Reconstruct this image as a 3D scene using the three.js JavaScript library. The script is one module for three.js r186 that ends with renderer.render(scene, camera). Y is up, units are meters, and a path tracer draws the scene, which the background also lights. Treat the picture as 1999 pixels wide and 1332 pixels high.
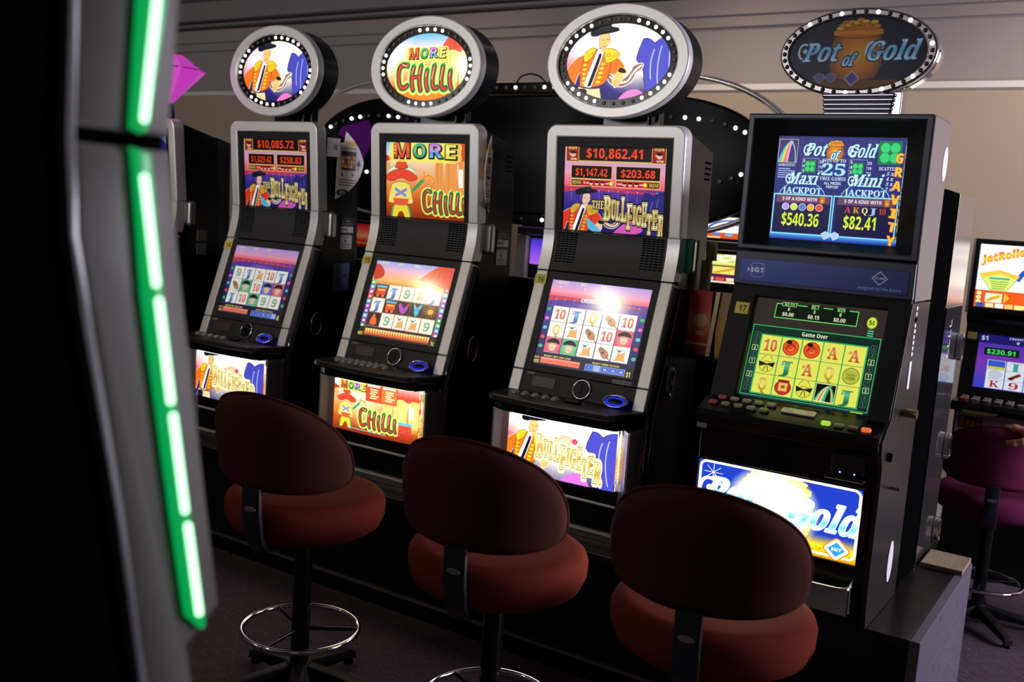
import * as THREE from 'three';
import { RoundedBoxGeometry } from 'three/addons/geometries/RoundedBoxGeometry.js';
import { mergeGeometries, toCreasedNormals } from 'three/addons/utils/BufferGeometryUtils.js';
import { MarchingCubes } from 'three/addons/objects/MarchingCubes.js';
import { RectAreaLightUniformsLib } from 'three/addons/lights/RectAreaLightUniformsLib.js';

// ───────────── camera, exposure, big lights ─────────────
const scene = new THREE.Scene();
scene.background = new THREE.Color(1.0, 0.98, 1.1);           // overcast daylight outside the windows
const camera = new THREE.PerspectiveCamera(37.94, 1999 / 1332, 0.05, 40);
camera.position.set(1.5667, 1.441, 2.605);
camera.rotation.set(-0.126, 0.5756, 0.0697, 'YXZ');
camera.focus = 3.0; camera.userData.fStop = 3.2;
const renderer = new THREE.WebGLRenderer({ antialias: true });
renderer.toneMapping = THREE.LinearToneMapping;
renderer.toneMappingExposure = 1.0;
renderer.shadowMap.enabled = true;
RectAreaLightUniformsLib.init();
function areaLight(color, intensity, w, h, pos, dir, parent = scene) {
  const l = new THREE.RectAreaLight(color, intensity, w, h);
  l.position.set(...pos);
  l.lookAt(pos[0] + dir[0], pos[1] + dir[1], pos[2] + dir[2]);
  parent.add(l);
  return l;
}
// daylight entering by the window of the right wall and the high windows added unseen behind the camera (the openings are built below)
areaLight(new THREE.Color(0.86, 0.80, 1.0), 30, 1.4, 1.3, [3.96, 1.65, -1.6], [-1, -0.05, 0]);

areaLight(new THREE.Color(1, 0.95, 0.93), 6.5, 5.2, 1.1, [-2.8, 2.2, 5.17], [0, -0.05, -1]);

// ───────────── helpers ─────────────
let seed = 7;
const rnd = () => { seed = (seed * 16807) % 2147483647; return seed / 2147483647; };
const used = {};
const numbered = (n) => { const k = used[n] = (used[n] ?? -1) + 1; return k ? n + '_' + String(k).padStart(3, '0') : n; };
const ORG = new Map();
function tag(o, label, category, group) { o.userData.label = label; o.userData.category = category; if (group) o.userData.group = group; return o; }
function thing(name, label, category, at = [0, 0, 0], group) {
  const g = new THREE.Group(); g.name = numbered(name); g.position.set(...at); scene.add(g);
  tag(g, label, category, group); ORG.set(g, [0, at[1], at[2]]);
  return g;
}
// a part: its geometry is given in coordinates whose x is the thing's own and whose y, z are the room's
function part(parent, name, geo, mat, label) {
  const m = new THREE.Mesh(geo, mat); m.name = name; m.castShadow = m.receiveShadow = true;
  let p = parent; while (p && !ORG.has(p)) p = p.parent;
  const o = ORG.get(p);
  if (!geo.userData.moved) { geo.translate(-o[0], -o[1], -o[2]); geo.userData.moved = true; }
  parent.add(m);
  if (label) m.userData.label = label;
  return m;
}
function single(name, geo, mat, label, category, group) {
  const m = new THREE.Mesh(geo, mat); m.name = numbered(name); m.castShadow = m.receiveShadow = true; scene.add(m);
  return tag(m, label, category, group);
}
function struct(name, geo, mat) { const m = new THREE.Mesh(geo, mat); m.name = name; m.castShadow = m.receiveShadow = true; m.userData.kind = 'structure'; scene.add(m); return m; }
const clean = (g) => { const n = g.index ? g.toNonIndexed() : g; for (const k of Object.keys(n.attributes)) if (!['position', 'normal', 'uv'].includes(k)) n.deleteAttribute(k); return n; };
const merge = (...gs) => mergeGeometries(gs.flat().map(clean));
const box = (x0, x1, y0, y1, z0, z1, r = 0) => {
  const w = x1 - x0, h = y1 - y0, d = z1 - z0;
  const g = r ? new RoundedBoxGeometry(w, h, d, 2, Math.min(r, w / 2.01, h / 2.01, d / 2.01)) : new THREE.BoxGeometry(w, h, d);
  return g.translate((x0 + x1) / 2, (y0 + y1) / 2, (z0 + z1) / 2);
};
const cyl = (r0, r1, h, n = 24) => new THREE.CylinderGeometry(r0, r1, h, n);
const shp = (pts, close = true) => { const s = new THREE.Shape(); pts.forEach(([a, b], i) => (i ? s.lineTo(a, b) : s.moveTo(a, b))); if (close) s.closePath(); return s; };
function rr(x0, y0, x1, y1, r) {
  const s = new THREE.Shape(); s.moveTo(x0 + r, y0); s.lineTo(x1 - r, y0); s.absarc(x1 - r, y0 + r, r, -Math.PI / 2, 0); s.lineTo(x1, y1 - r); s.absarc(x1 - r, y1 - r, r, 0, Math.PI / 2);
  s.lineTo(x0 + r, y1); s.absarc(x0 + r, y1 - r, r, Math.PI / 2, Math.PI); s.lineTo(x0, y0 + r); s.absarc(x0 + r, y0 + r, r, Math.PI, Math.PI * 1.5); return s;
}
const hole = (s, h) => { s.holes.push(new THREE.Path(h.getPoints(24))); return s; };
// extrude along +z from z0 to z1 with a small chamfer; uv runs 0..1 over the outline when fit is set
function ext(s, z0, z1, b = 0.002, fit = false, cs = 12) {
  const g = new THREE.ExtrudeGeometry(s, { depth: z1 - z0 - 2 * b, bevelEnabled: b > 0, bevelSize: b, bevelOffset: -b, bevelThickness: b, bevelSegments: 2, curveSegments: cs });
  g.translate(0, 0, z0 + b);
  if (fit) {
    g.computeBoundingBox(); const { min, max } = g.boundingBox, p = g.attributes.position, u = g.attributes.uv;
    for (let i = 0; i < p.count; i++) u.setXY(i, (p.getX(i) - min.x) / (max.x - min.x), (p.getY(i) - min.y) / (max.y - min.y));
  }
  return g;
}
// a side profile of [z, y] points, extruded across x
function prof(pts, x0, x1, b = 0, crease = 0.5) {
  const g = new THREE.ExtrudeGeometry(shp(pts.map(([z, y]) => [-z, y])), { depth: x1 - x0 - 2 * b, bevelEnabled: b > 0, bevelSize: b, bevelOffset: -b, bevelThickness: b, bevelSegments: 2 });
  g.translate(0, 0, x0 + b).rotateY(Math.PI / 2);
  return crease ? toCreasedNormals(g, crease) : g;
}
function ell(rx, ry, cx = 0, cy = 0) { const s = new THREE.Shape(); s.absellipse(cx, cy, rx, ry, 0, Math.PI * 2); return s; }
const tilt = (g, y, z, a) => g.rotateX(a).translate(0, y, z);
const tube = (pts, r, n = 40, m = 8, closed = false) => new THREE.TubeGeometry(new THREE.CatmullRomCurve3(pts.map((p) => new THREE.Vector3(...p)), closed), n, r, m, closed);

// ───────────── textures ─────────────
function cv(w, h, draw) {
  const c = document.createElement('canvas'); c.width = w; c.height = h;
  const x = c.getContext('2d'); draw(x, w, h);
  const t = new THREE.CanvasTexture(c); t.colorSpace = THREE.SRGBColorSpace; t.anisotropy = 8;
  return t;
}
function noiseTex(n, f) {   // greyscale tile
  const d = new Uint8Array(n * n * 4);
  for (let i = 0; i < n * n; i++) { const v = f(i % n, Math.floor(i / n)); d[i * 4] = d[i * 4 + 1] = d[i * 4 + 2] = Math.max(0, Math.min(255, v)); d[i * 4 + 3] = 255; }
  const t = new THREE.DataTexture(d, n, n); t.wrapS = t.wrapT = THREE.RepeatWrapping; t.magFilter = THREE.LinearFilter; t.needsUpdate = true;
  return t;
}
const rect = (x, c, a, b, w, h) => { x.fillStyle = c; x.fillRect(a, b, w, h); };
const poly = (x, c, pts, line, lw = 3) => { x.beginPath(); pts.forEach(([a, b], i) => (i ? x.lineTo(a, b) : x.moveTo(a, b))); x.closePath(); if (c) { x.fillStyle = c; x.fill(); } if (line) { x.strokeStyle = line; x.lineWidth = lw; x.stroke(); } };
const oval = (x, c, a, b, rx, ry, line, lw = 3, rot = 0) => { x.beginPath(); x.ellipse(a, b, rx, ry, rot, 0, 7); if (c) { x.fillStyle = c; x.fill(); } if (line) { x.strokeStyle = line; x.lineWidth = lw; x.stroke(); } };
const grad = (x, x0, y0, x1, y1, ...cs) => { const g = x.createLinearGradient(x0, y0, x1, y1); cs.forEach((c, i) => g.addColorStop(Array.isArray(c) ? c[0] : i / (cs.length - 1), Array.isArray(c) ? c[1] : c)); return g; };
const rgrad = (x, a, b, r, ...cs) => { const g = x.createRadialGradient(a, b, 0, a, b, r); cs.forEach((c, i) => g.addColorStop(Array.isArray(c) ? c[0] : i / (cs.length - 1), Array.isArray(c) ? c[1] : c)); return g; };
// text squeezed to a width, with outlines [colour, width] drawn first
function word(x, s, a, b, size, fill, { w, font = 'sans-serif', style = 'bold', outs = [], align = 'left', skew = 0, rot = 0 } = {}) {
  x.save(); x.translate(a, b); x.rotate(rot); if (skew) x.transform(1, 0, skew, 1, 0, 0);
  x.font = style + ' ' + size + 'px ' + font; x.textAlign = 'left'; x.textBaseline = 'alphabetic'; x.lineJoin = 'round';
  const m = x.measureText(s).width, k = w ? w / m : 1;
  x.scale(k, 1); if (align === 'center') x.translate(-m / 2, 0); if (align === 'right') x.translate(-m, 0);
  for (const [c, lw] of outs) { x.strokeStyle = c; x.lineWidth = lw; x.strokeText(s, 0, 0); }
  x.fillStyle = fill; x.fillText(s, 0, 0); x.restore();
}
const line = (x, c, lw, ...pts) => { x.beginPath(); pts.forEach(([a, b], i) => (i ? x.lineTo(a, b) : x.moveTo(a, b))); x.strokeStyle = c; x.lineWidth = lw; x.lineCap = x.lineJoin = 'round'; x.stroke(); };
const curve = (x, c, lw, p) => { x.beginPath(); x.moveTo(p[0], p[1]); let i = 2; for (; i + 3 < p.length; i += 4) x.quadraticCurveTo(p[i], p[i + 1], p[i + 2], p[i + 3]); if (i < p.length) x.lineTo(p[i], p[i + 1]); x.strokeStyle = c; x.lineWidth = lw; x.lineCap = 'round'; x.lineJoin = 'round'; x.stroke(); };
const blob = (x, c, p, ln, lw = 3) => { x.beginPath(); x.moveTo(p[0], p[1]); let i = 2; for (; i + 3 < p.length; i += 4) x.quadraticCurveTo(p[i], p[i + 1], p[i + 2], p[i + 3]); if (i < p.length) x.lineTo(p[i], p[i + 1]); x.closePath(); if (c) { x.fillStyle = c; x.fill(); } if (ln) { x.strokeStyle = ln; x.lineWidth = lw; x.stroke(); } };

// a matador in a gold-trimmed jacket, drawn in a 400 x 400 box
function matador(x, a, b, s, { warm = 0 } = {}) {
  x.save(); x.translate(a, b); x.scale(s, s); x.transform(1.14, 0, -0.16, 1, 16, 0);
  const red = warm ? '#f0701c' : '#e23a24', gold = warm ? '#ffd028' : '#d8b040', skin = warm ? '#f7c478' : '#f2c9b0';
  blob(x, red, [110, 170, 40, 190, 14, 280, 10, 330, 30, 372, 62, 372, 84, 366, 90, 330, 96, 290, 130, 250, 120, 200, 110, 170], '#ffe8c0', 3);          // his right arm, hand on hip
  blob(x, red, [262, 168, 330, 196, 350, 232, 372, 250, 350, 290, 300, 290, 268, 280, 262, 168], '#ffe0b0', 3);
  blob(x, red, [116, 160, 190, 120, 262, 160, 290, 240, 270, 330, 236, 372, 120, 356, 96, 240, 116, 160, 116, 160], '#5a1408', 3);
  blob(x, '#fdfdfd', [182, 140, 160, 240, 140, 352, 168, 366, 190, 362, 210, 240, 226, 150, 200, 130, 182, 140], '#444', 2);
  blob(x, '#16121e', [196, 168, 180, 260, 164, 356, 176, 358, 186, 350, 206, 240, 212, 172, 204, 160, 196, 168]);
  for (let i = 0; i < 5; i++) { oval(x, gold, 126 + i * 3, 230 + i * 26, 13, 9, '#a06010', 2); oval(x, gold, 232 - i * 2, 226 + i * 26, 15, 10, '#a06010', 2); }
  blob(x, gold, [116, 150, 150, 120, 172, 140, 160, 200, 120, 214, 96, 190, 116, 150, 116, 150], '#8a5a10', 3);
  blob(x, gold, [226, 140, 290, 130, 320, 180, 290, 220, 250, 222, 224, 190, 226, 140, 226, 140], '#8a5a10', 3);
  for (let i = 0; i < 3; i++) { oval(x, null, 252 + i * 22, 176 + (i % 2) * 16, 9, 9, '#9a6a14', 3); oval(x, null, 128 + i * 12, 166 + (i % 2) * 14, 6, 6, '#9a6a14', 2); }
  blob(x, '#f0d8a0', [112, 356, 180, 378, 240, 366, 262, 420, 270, 460, 180, 470, 90, 460, 96, 400, 112, 356], '#8a6a20', 2);
  blob(x, '#201a30', [110, 372, 150, 360, 168, 380, 172, 420, 160, 460, 120, 466, 100, 440, 100, 400, 110, 372]);
  // head, turned down, plain
  blob(x, skin, [182, 66, 176, 112, 198, 140, 226, 146, 242, 104, 244, 62, 214, 44, 190, 48, 182, 66], '#7a3a14', 2);
  blob(x, skin, [196, 130, 206, 160, 222, 162, 232, 150, 230, 130, 214, 132, 196, 130], '#7a3a14', 1);
  curve(x, '#7a3a14', 3, [192, 90, 200, 86, 208, 90]); curve(x, '#7a3a14', 3, [222, 88, 230, 84, 238, 88]); curve(x, '#b05a30', 3, [204, 124, 214, 128, 224, 122]); curve(x, '#b07040', 2, [216, 92, 212, 106, 218, 108]);
  blob(x, '#12141c', [128, 62, 110, 40, 130, 24, 190, -6, 250, 18, 290, 20, 282, 40, 230, 52, 180, 56, 160, 72, 128, 62], '#3a4254', 3);
  blob(x, '#1e2430', [164, 26, 180, -10, 230, -4, 244, 20, 210, 40, 164, 26, 164, 26]);
  // far hand resting forward
  blob(x, skin, [336, 268, 372, 280, 366, 320, 350, 356, 330, 366, 306, 350, 304, 310, 318, 280, 336, 268], '#fff0d0', 3);
  for (let i = 0; i < 4; i++) curve(x, '#c07840', 2, [314 + i * 12, 320, 316 + i * 11, 340, 312 + i * 10, 356]);
  blob(x, '#1a1430', [330, 246, 372, 250, 380, 280, 356, 290, 324, 272, 330, 246, 330, 246], gold, 4);
  x.restore();
}
function sunsetBack(x, w, h, hz, glow) {
  rect(x, grad(x, 0, 0, 0, h * hz, '#a894d8', '#c8a0d8', '#f0a0b8', '#f05a70'), 0, 0, w, h * hz);
  rect(x, grad(x, 0, h * hz, 0, h, '#5a3aa0', '#2a2478', '#1c1a5e'), 0, h * hz, w, h);
  blob(x, '#c03a58', [0, h * hz - 4, w * 0.5, h * (hz - 0.02), w, h * hz + h * 0.04, w * 0.7, h * (hz + 0.05), w * 0.4, h * (hz + 0.03), w * 0.2, h * (hz + 0.02), 0, h * (hz + 0.06)]);
  for (let i = 0; i < 12; i++) { line(x, '#8a6ad0', 3, [i * w / 11, h * (hz + 0.03)], [i * w / 11, h * (hz + 0.14)]); oval(x, '#cfc0ff', i * w / 11, h * (hz + 0.025), 4, 4); }
  if (glow) rect(x, rgrad(x, w * glow[0], h * glow[1], w * glow[2], '#fff', '#fffbe8', 'rgba(255,240,200,0)'), 0, 0, w, h);  // white backlight glow painted over the sky
}
function bull(x, a, b, s, dim = 0) {
  x.save(); x.translate(a, b); x.scale(s, s);
  blob(x, dim ? '#2c2a78' : '#4a4ab8', [60, 10, 100, 0, 140, 40, 220, -30, 320, 20, 420, 100, 400, 420, 300, 420, 140, 420, 100, 330, 80, 260, 90, 200, 20, 140, 20, 100, 60, 10], '#1a1a4a', 4);
  for (const p of [[190, 60, 150, 200, 200, 380], [250, 40, 240, 180, 270, 380], [140, 80, 110, 150, 130, 260]]) curve(x, dim ? '#5a60c0' : '#a8b0f8', 9, p);
  x.restore();
}
function horn(x, a, b, s) { x.save(); x.translate(a, b); x.scale(s, s); blob(x, '#8a6a5c', [0, 0, 20, 90, 90, 100, 150, 80, 170, 20, 230, -10, 240, 10, 240, 40, 190, 60, 180, 120, 110, 140, 10, 150, -10, 60, 0, 0], '#fff4e0', 5); curve(x, '#f4e6d8', 12, [20, 80, 90, 140, 150, 100, 170, 50, 226, 16]); x.restore(); }
function fighterLogo(x, a, b, w, h, glow) {
  const big = [['#241408', h * 0.22], ['#fff4c0', h * 0.1], ['#3a2408', h * 0.05]], fill = grad(x, 0, -h, 0, 0, '#fff8d8', '#f4e090', '#c8a040', '#fff0b0');
  const L = 'BULLFIGHTER', ws = [1.25, .85, .8, .95, 1, .5, .95, .85, .85, .9, 1.1], sum = ws.reduce((p, q) => p + q, 0); let px = a;
  [...L].forEach((ch, i) => { const cw = ws[i] / sum * w, tall = [1.25, .95, .95, 1.25, 1.3, .9, .95, 1.2, 1.0, .95, 1.15][i] * h, drop = [h * .1, 0, 0, 0, h * .25, 0, 0, 0, h * .25, h * 0.02, h * .3][i];
    word(x, ch, px + cw / 2, b + drop + i * h * 0.035, tall, fill, { w: cw * 1.02, font: 'serif', align: 'center', outs: glow ? [['#fff6b8', h * 0.3], ...big.slice(2)] : big.slice(0, 2).concat([big[2]]) }); px += cw; });
}
function digits(x, s, a, b, w, h, size) { rect(x, '#180404', a, b, w, h); x.strokeStyle = '#e8d070'; x.lineWidth = 4; x.strokeRect(a, b, w, h); word(x, s, a + w / 2, b + h * 0.8, size, grad(x, 0, -size, 0, 0, '#ff7a4a', '#f03a1c', '#ff5a30'), { align: 'center', w: Math.min(w * 0.8, s.length * size * 0.5), outs: [['#5a0c04', 6]] }); }
const upperBull = (big, mid, low) => cv(800, 640, (x, w, h) => {
  sunsetBack(x, w, h, 0.5);
  bull(x, 590, 330, 0.78, 1); blob(x, '#d85ab8', [400, 640, 470, 560, 560, 520, 600, 470, 620, 560, 690, 640, 400, 640, 400, 640]);
  horn(x, 330, 500, 0.7);
  matador(x, -30, 312, 0.92);
  blob(x, '#5ab8e0', [200, 530, 280, 580, 330, 640, 250, 640, 210, 600, 200, 530, 200, 530]);
  rect(x, '#8a1810', 22, 22, 756, 116); x.strokeStyle = '#f0d860'; x.lineWidth = 5; x.strokeRect(22, 22, 756, 116);
  for (const a of [30, 686]) { rect(x, '#a01c18', a, 28, 84, 104); word(x, 'MAJOR', a + 42, 52, 24, '#f8e070', { w: 72, align: 'center', font: 'serif' }); oval(x, '#f0b8a8', a + 46, 88, 22, 20); oval(x, '#141414', a + 46, 74, 26, 10); word(x, '5', a + 14, 92, 22, '#f8e070'); word(x, 'WITH', a + 26, 128, 16, '#fff'); oval(x, '#f4e060', a + 68, 122, 8, 8); }
  digits(x, big, 122, 28, 556, 104, 92);
  digits(x, mid, 66, 164, 318, 92, 74); digits(x, low, 416, 164, 328, 92, 74);
  for (const [a, b, l, c] of [[66, 318, 'MINOR', 0], [416, 328, 'MINI', 1]]) {
    rect(x, '#c01c28', a, 262, b, 46); x.strokeStyle = '#e8d070'; x.lineWidth = 4; x.strokeRect(a, 262, b, 46);
    const lx = c ? a + b - 84 : a + 4; rect(x, '#3a2408', lx, 266, 80, 38); word(x, l, lx + 40, 297, 34, '#e8d060', { w: 72, align: 'center', font: 'serif' });
    const ox = c ? a + 6 : a + 100; for (let i = 0; i < 3; i++) { oval(x, '#f0c0b0', ox + 60 + i * 44, 288, 14, 13); oval(x, '#181818', ox + 60 + i * 44, 279, 17, 7); } word(x, c ? '1 mixed' : '5 or', ox, 292, 20, '#fff', { w: 44 }); word(x, 'with', ox + 172, 292, 18, '#fff', { w: 28 }); oval(x, '#ffe860', ox + 214, 285, 15, 15, '#a07010', 3);
  }
  word(x, 'THE', 238, 464, 78, '#f4e090', { w: 96, font: 'serif', outs: [['#241408', 14]] });
  fighterLogo(x, 330, 520, 462, 180);
});
function moreWord(x, a, b, w, h, glow = 1) {
  const cols = ['#e8402c', '#38a05c', '#4a8ae0', '#e8e048'], ws = [1.35, 1, 1.05, .95], sum = 4.35; let px = a;
  if (glow) word(x, 'MORE', a + w / 2, b, h, '#fff060', { w: w * 0.98, align: 'center', outs: [['rgba(255,244,90,.75)', h * 0.5]] });
  ws.forEach((k, i) => { const cw = k / sum * w, y = b + [0, -h * .04, -h * .06, -h * .02][i], fs = h * [1.25, 1.1, 1.12, 1.12][i]; word(x, 'MORE'[i], px + cw / 2 + h * .03, y + h * .04, fs, '#18181e', { w: cw * 0.96, align: 'center', outs: [['#18181e', h * 0.12]] });
    word(x, 'MORE'[i], px + cw / 2, y, fs, i === 2 ? grad(x, 0, -h, 0, 0, '#6ab8f0', '#b87ae0', '#f0a0e0', '#5a9af0', '#7ad0f0') : grad(x, 0, -h, 0, 0, cols[i], ['#f07838', '#7ac890', '#fff', '#fff890'][i], cols[i]), { w: cw * 0.94, align: 'center' });
    if (!i) for (let j = 0; j < 4; j++) { poly(x, '#ffd050', [[px + cw * .1, y - h * (.2 + j * .2)], [px + cw * .22, y - h * (.26 + j * .2)], [px + cw * .1, y - h * (.32 + j * .2)]]); }
    px += cw; });
}
function chilliWord(x, a, b, w, h) {
  const u = w / 6.4, X = (k) => a + u * k, Y = (k) => b - h * k, S = [
    [X(1.25), Y(0.86), X(0.1), Y(1.0), X(0.28), Y(0.4), X(0.42), Y(-0.14), X(1.3), Y(0.12)],
    [X(1.95), Y(0.8), X(1.62), Y(0.3), X(2.0), Y(-0.02)], [X(2.8), Y(0.82), X(2.5), Y(0.3), X(2.86), Y(-0.04)], [X(1.84), Y(0.38), X(2.2), Y(0.48), X(2.66), Y(0.42)],
    [X(3.5), Y(0.66), X(3.3), Y(0.25), X(3.66), Y(-0.04)],
    [X(4.3), Y(0.82), X(3.86), Y(-0.12), X(4.72), Y(0.05)], [X(5.25), Y(0.8), X(4.86), Y(-0.16), X(5.66), Y(0.02)],
    [X(6.08), Y(0.62), X(5.94), Y(0.26), X(6.26), Y(0.0)]];
  const t = u * 0.27;
  for (const [c, k] of [['rgba(255,248,110,.95)', 3.6], ['#30b060', 2.3], ['#14201a', 1.6], ['#b4281c', 1.1], ['#d84830', 0.6]]) S.forEach((p, i) => curve(x, c, t * k * (i === 3 ? 0.75 : 1), p));
  S.forEach((p, i) => { if (i !== 3) { curve(x, '#2a9a48', t * 0.55, [p[0], p[1], p[0], p[1] - h * 0.07, p[0] + h * 0.05, p[1] - h * 0.13]); curve(x, 'rgba(255,225,200,.9)', t * 0.22, [p[0] - t * .2, p[1] + h * .04, (p[0] + p[2]) / 2 - t * .2, (p[1] + p[3]) / 2]); } });
}
function village(x, w, h, light) {
  rect(x, grad(x, 0, 0, 0, h, [0, '#5ab0e8'], [0.18, '#d8d0f0'], [0.3, '#f8d8b0'], [0.62, '#f0883a'], [1, '#a03018']), 0, 0, w, h);
  poly(x, '#e0503c', [[w * .78, 0], [w, 0], [w, h * .34], [w * .9, h * .3], [w * .8, h * .3], [w * .68, h * .2]]);
  for (let i = 0; i < 5; i++) line(x, '#a82c20', 4, [w * (.8 + i * .05), 0], [w * (.74 + i * .07), h * .28]);
  for (const [a, b] of [[.62, .1], [.74, .14], [.9, .12]]) { rect(x, light ? '#fff080' : '#f0a050', w * a, h * .34, w * b, h * .5); oval(x, light ? '#fff080' : '#f0a050', w * (a + b / 2), h * .34, w * b / 2, h * .08); line(x, '#c86a28', 4, [w * (a + b * .3), h * .3], [w * (a + b * .3), h * .8]); line(x, '#d88038', 3, [w * (a + b * .7), h * .32], [w * (a + b * .7), h * .8]); }
  rect(x, '#fff', w * .9, h * .36, w * .05, h * .22);
  poly(x, '#c04030', [[0, h * .2], [w * .1, h * .26], [0, h * .3]]); rect(x, '#f0a868', 0, h * .3, w * .06, h * .2);
  rect(x, grad(x, 0, h * .7, 0, h, 'rgba(200,70,20,0)', '#b84a18', '#8a2c10'), 0, h * .7, w, h * .3);
}
// a plain sombrero with a poncho and a chilli, no figure
function sombrero(x, a, b, s) {
  x.save(); x.translate(a, b); x.scale(s, s);
  blob(x, '#f4e070', [60, 190, 30, 260, 24, 330, 70, 350, 110, 330, 150, 360, 190, 330, 220, 350, 262, 330, 250, 260, 230, 190, 140, 150, 60, 190], '#8a5a14', 4);
  poly(x, '#e85a40', [[70, 300], [220, 300], [208, 352], [84, 352]]); poly(x, '#5a9ad8', [[90, 215], [200, 270], [196, 290], [84, 236]]); poly(x, '#9a7ad8', [[200, 215], [90, 270], [94, 290], [206, 236]]);
  blob(x, '#f0d838', [84, 350, 60, 420, 60, 470, 100, 476, 120, 420, 146, 380, 172, 420, 190, 476, 230, 470, 232, 420, 206, 350, 146, 356, 84, 350], '#8a6a10', 3); curve(x, '#38b070', 12, [74, 366, 50, 420, 62, 466]); curve(x, '#38b070', 12, [218, 366, 244, 420, 226, 466]);
  blob(x, '#e8482f', [0, 130, 20, 60, 150, 40, 280, 60, 300, 130, 290, 170, 210, 160, 150, 120, 90, 160, 10, 180, 0, 130], '#7a1c10', 4);
  blob(x, '#f6f2d0', [0, 126, 30, 50, 150, 30, 270, 50, 300, 126, 250, 76, 150, 70, 50, 76, 0, 126], '#6a8a70', 3);
  for (let i = 0; i < 9; i++) poly(x, '#6ac8b0', [[20 + i * 30, 84 - Math.sin((i + .5) / 9 * 3.14) * 34], [32 + i * 30, 70 - Math.sin((i + .5) / 9 * 3.14) * 34], [40 + i * 30, 84 - Math.sin((i + .5) / 9 * 3.14) * 34]]);
  blob(x, '#e8482f', [90, 62, 110, 0, 150, -6, 190, 0, 210, 62, 150, 80, 90, 62, 90, 62], '#7a1c10', 4);
  curve(x, '#30a060', 26, [262, 230, 310, 190, 352, 150]); for (let i = 0; i < 7; i++) curve(x, i % 2 ? '#ffd040' : '#f08a20', 10, [350, 146, 372 + i * 8, 130 - i * 10, 360 + i * 16, 90 + i * 14]);
  x.restore();
}
const upperChilli = cv(800, 660, (x, w, h) => { village(x, w, h); sombrero(x, 6, 176, 1.06); moreWord(x, 70, 160, 640, 138); chilliWord(x, 372, 590, 420, 190); rect(x, '#c8d8f0', 170, 646, 420, 4); });
const topBull = cv(720, 460, (x, w, h) => { sunsetBack(x, w, h, 0.58, [0.66, 0.3, 0.42]); rect(x, rgrad(x, 130, 130, 190, '#fff', 'rgba(255,250,240,0)'), 0, 0, w, h); bull(x, 470, 90, 0.95); blob(x, '#f07ac0', [380, 460, 440, 380, 520, 400, 600, 440, 600, 460, 380, 460, 380, 460]); horn(x, 300, 240, 1.0); matador(x, 10, 6, 1.04, { warm: 1 }); });  // white radial glows paint the overexposed backlight into the art
const topChilli = cv(720, 470, (x, w, h) => { village(x, w, h, 1); rect(x, rgrad(x, 60, 180, 220, '#fff', 'rgba(255,255,230,0)'), 0, 0, w, h); rect(x, rgrad(x, 690, 240, 150, '#fff', 'rgba(255,255,230,0)'), 0, 0, w, h); rect(x, '#f08020', 0, 400, w, 70); moreWord(x, 190, 175, 340, 84); chilliWord(x, 96, 386, 500, 190); });  // white radial fades put overexposed light into the topper art
const lowBull = cv(900, 480, (x, w, h) => { sunsetBack(x, w, h, 0.42, [0.5, 0.1, 0.6]); rect(x, grad(x, 0, 0, 0, 150, '#fff', 'rgba(255,255,255,0)'), 0, 0, w, 150); bull(x, 650, 60, 1.02); blob(x, '#d070e0', [480, 480, 560, 380, 680, 400, 700, 450, 720, 480, 480, 480, 480, 480]); matador(x, -40, 10, 1.12, { warm: 1 }); oval(x, '#e05070', 440, 170, 24, 22); oval(x, '#e05070', 580, 170, 24, 22); word(x, 'THE', 510, 196, 70, '#fff4b0', { w: 90, align: 'center', font: 'serif', outs: [['#c06a20', 8]] }); fighterLogo(x, 262, 320, 540, 190, 1); });  // backlight glow painted in as white fades at top and centre
const lowChilli = cv(900, 480, (x, w, h) => { village(x, w, h, 1); rect(x, grad(x, 0, 0, 0, 110, 'rgba(230,250,255,.95)', 'rgba(255,255,255,0)'), 0, 0, w, 110); rect(x, rgrad(x, 330, 190, 260, '#fffbe0', 'rgba(255,240,160,0)'), 0, 0, w, h); sombrero(x, 44, 110, 0.74); moreWord(x, 70, 116, 300, 70);  // pale fades over the picture put light into its colours
  for (const [a, c] of [[372, '#e0502c'], [532, '#e8783c']]) { rect(x, c, a, 40, 158, 146); x.strokeStyle = '#c02818'; x.lineWidth = 5; x.strokeRect(a, 40, 158, 146); rect(x, '#fff', a + 14, 50, 130, 14); for (let i = 0; i < 5; i++) rect(x, '#ffe8b0', a + 40 + (i % 2) * 10, 80 + i * 18, 84 - (i % 3) * 12, 11); } chilliWord(x, 300, 410, 400, 160); rect(x, '#e05038', 720, 330, 120, 60); rect(x, '#70c0e0', 712, 312, 136, 24); for (const a of [745, 812]) { oval(x, null, a, 410, 26, 26, '#e02848', 8); line(x, '#e02848', 5, [a - 22, 410], [a + 22, 410]); } rect(x, '#60d0e8', 180, 446, 420, 5); });

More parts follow.
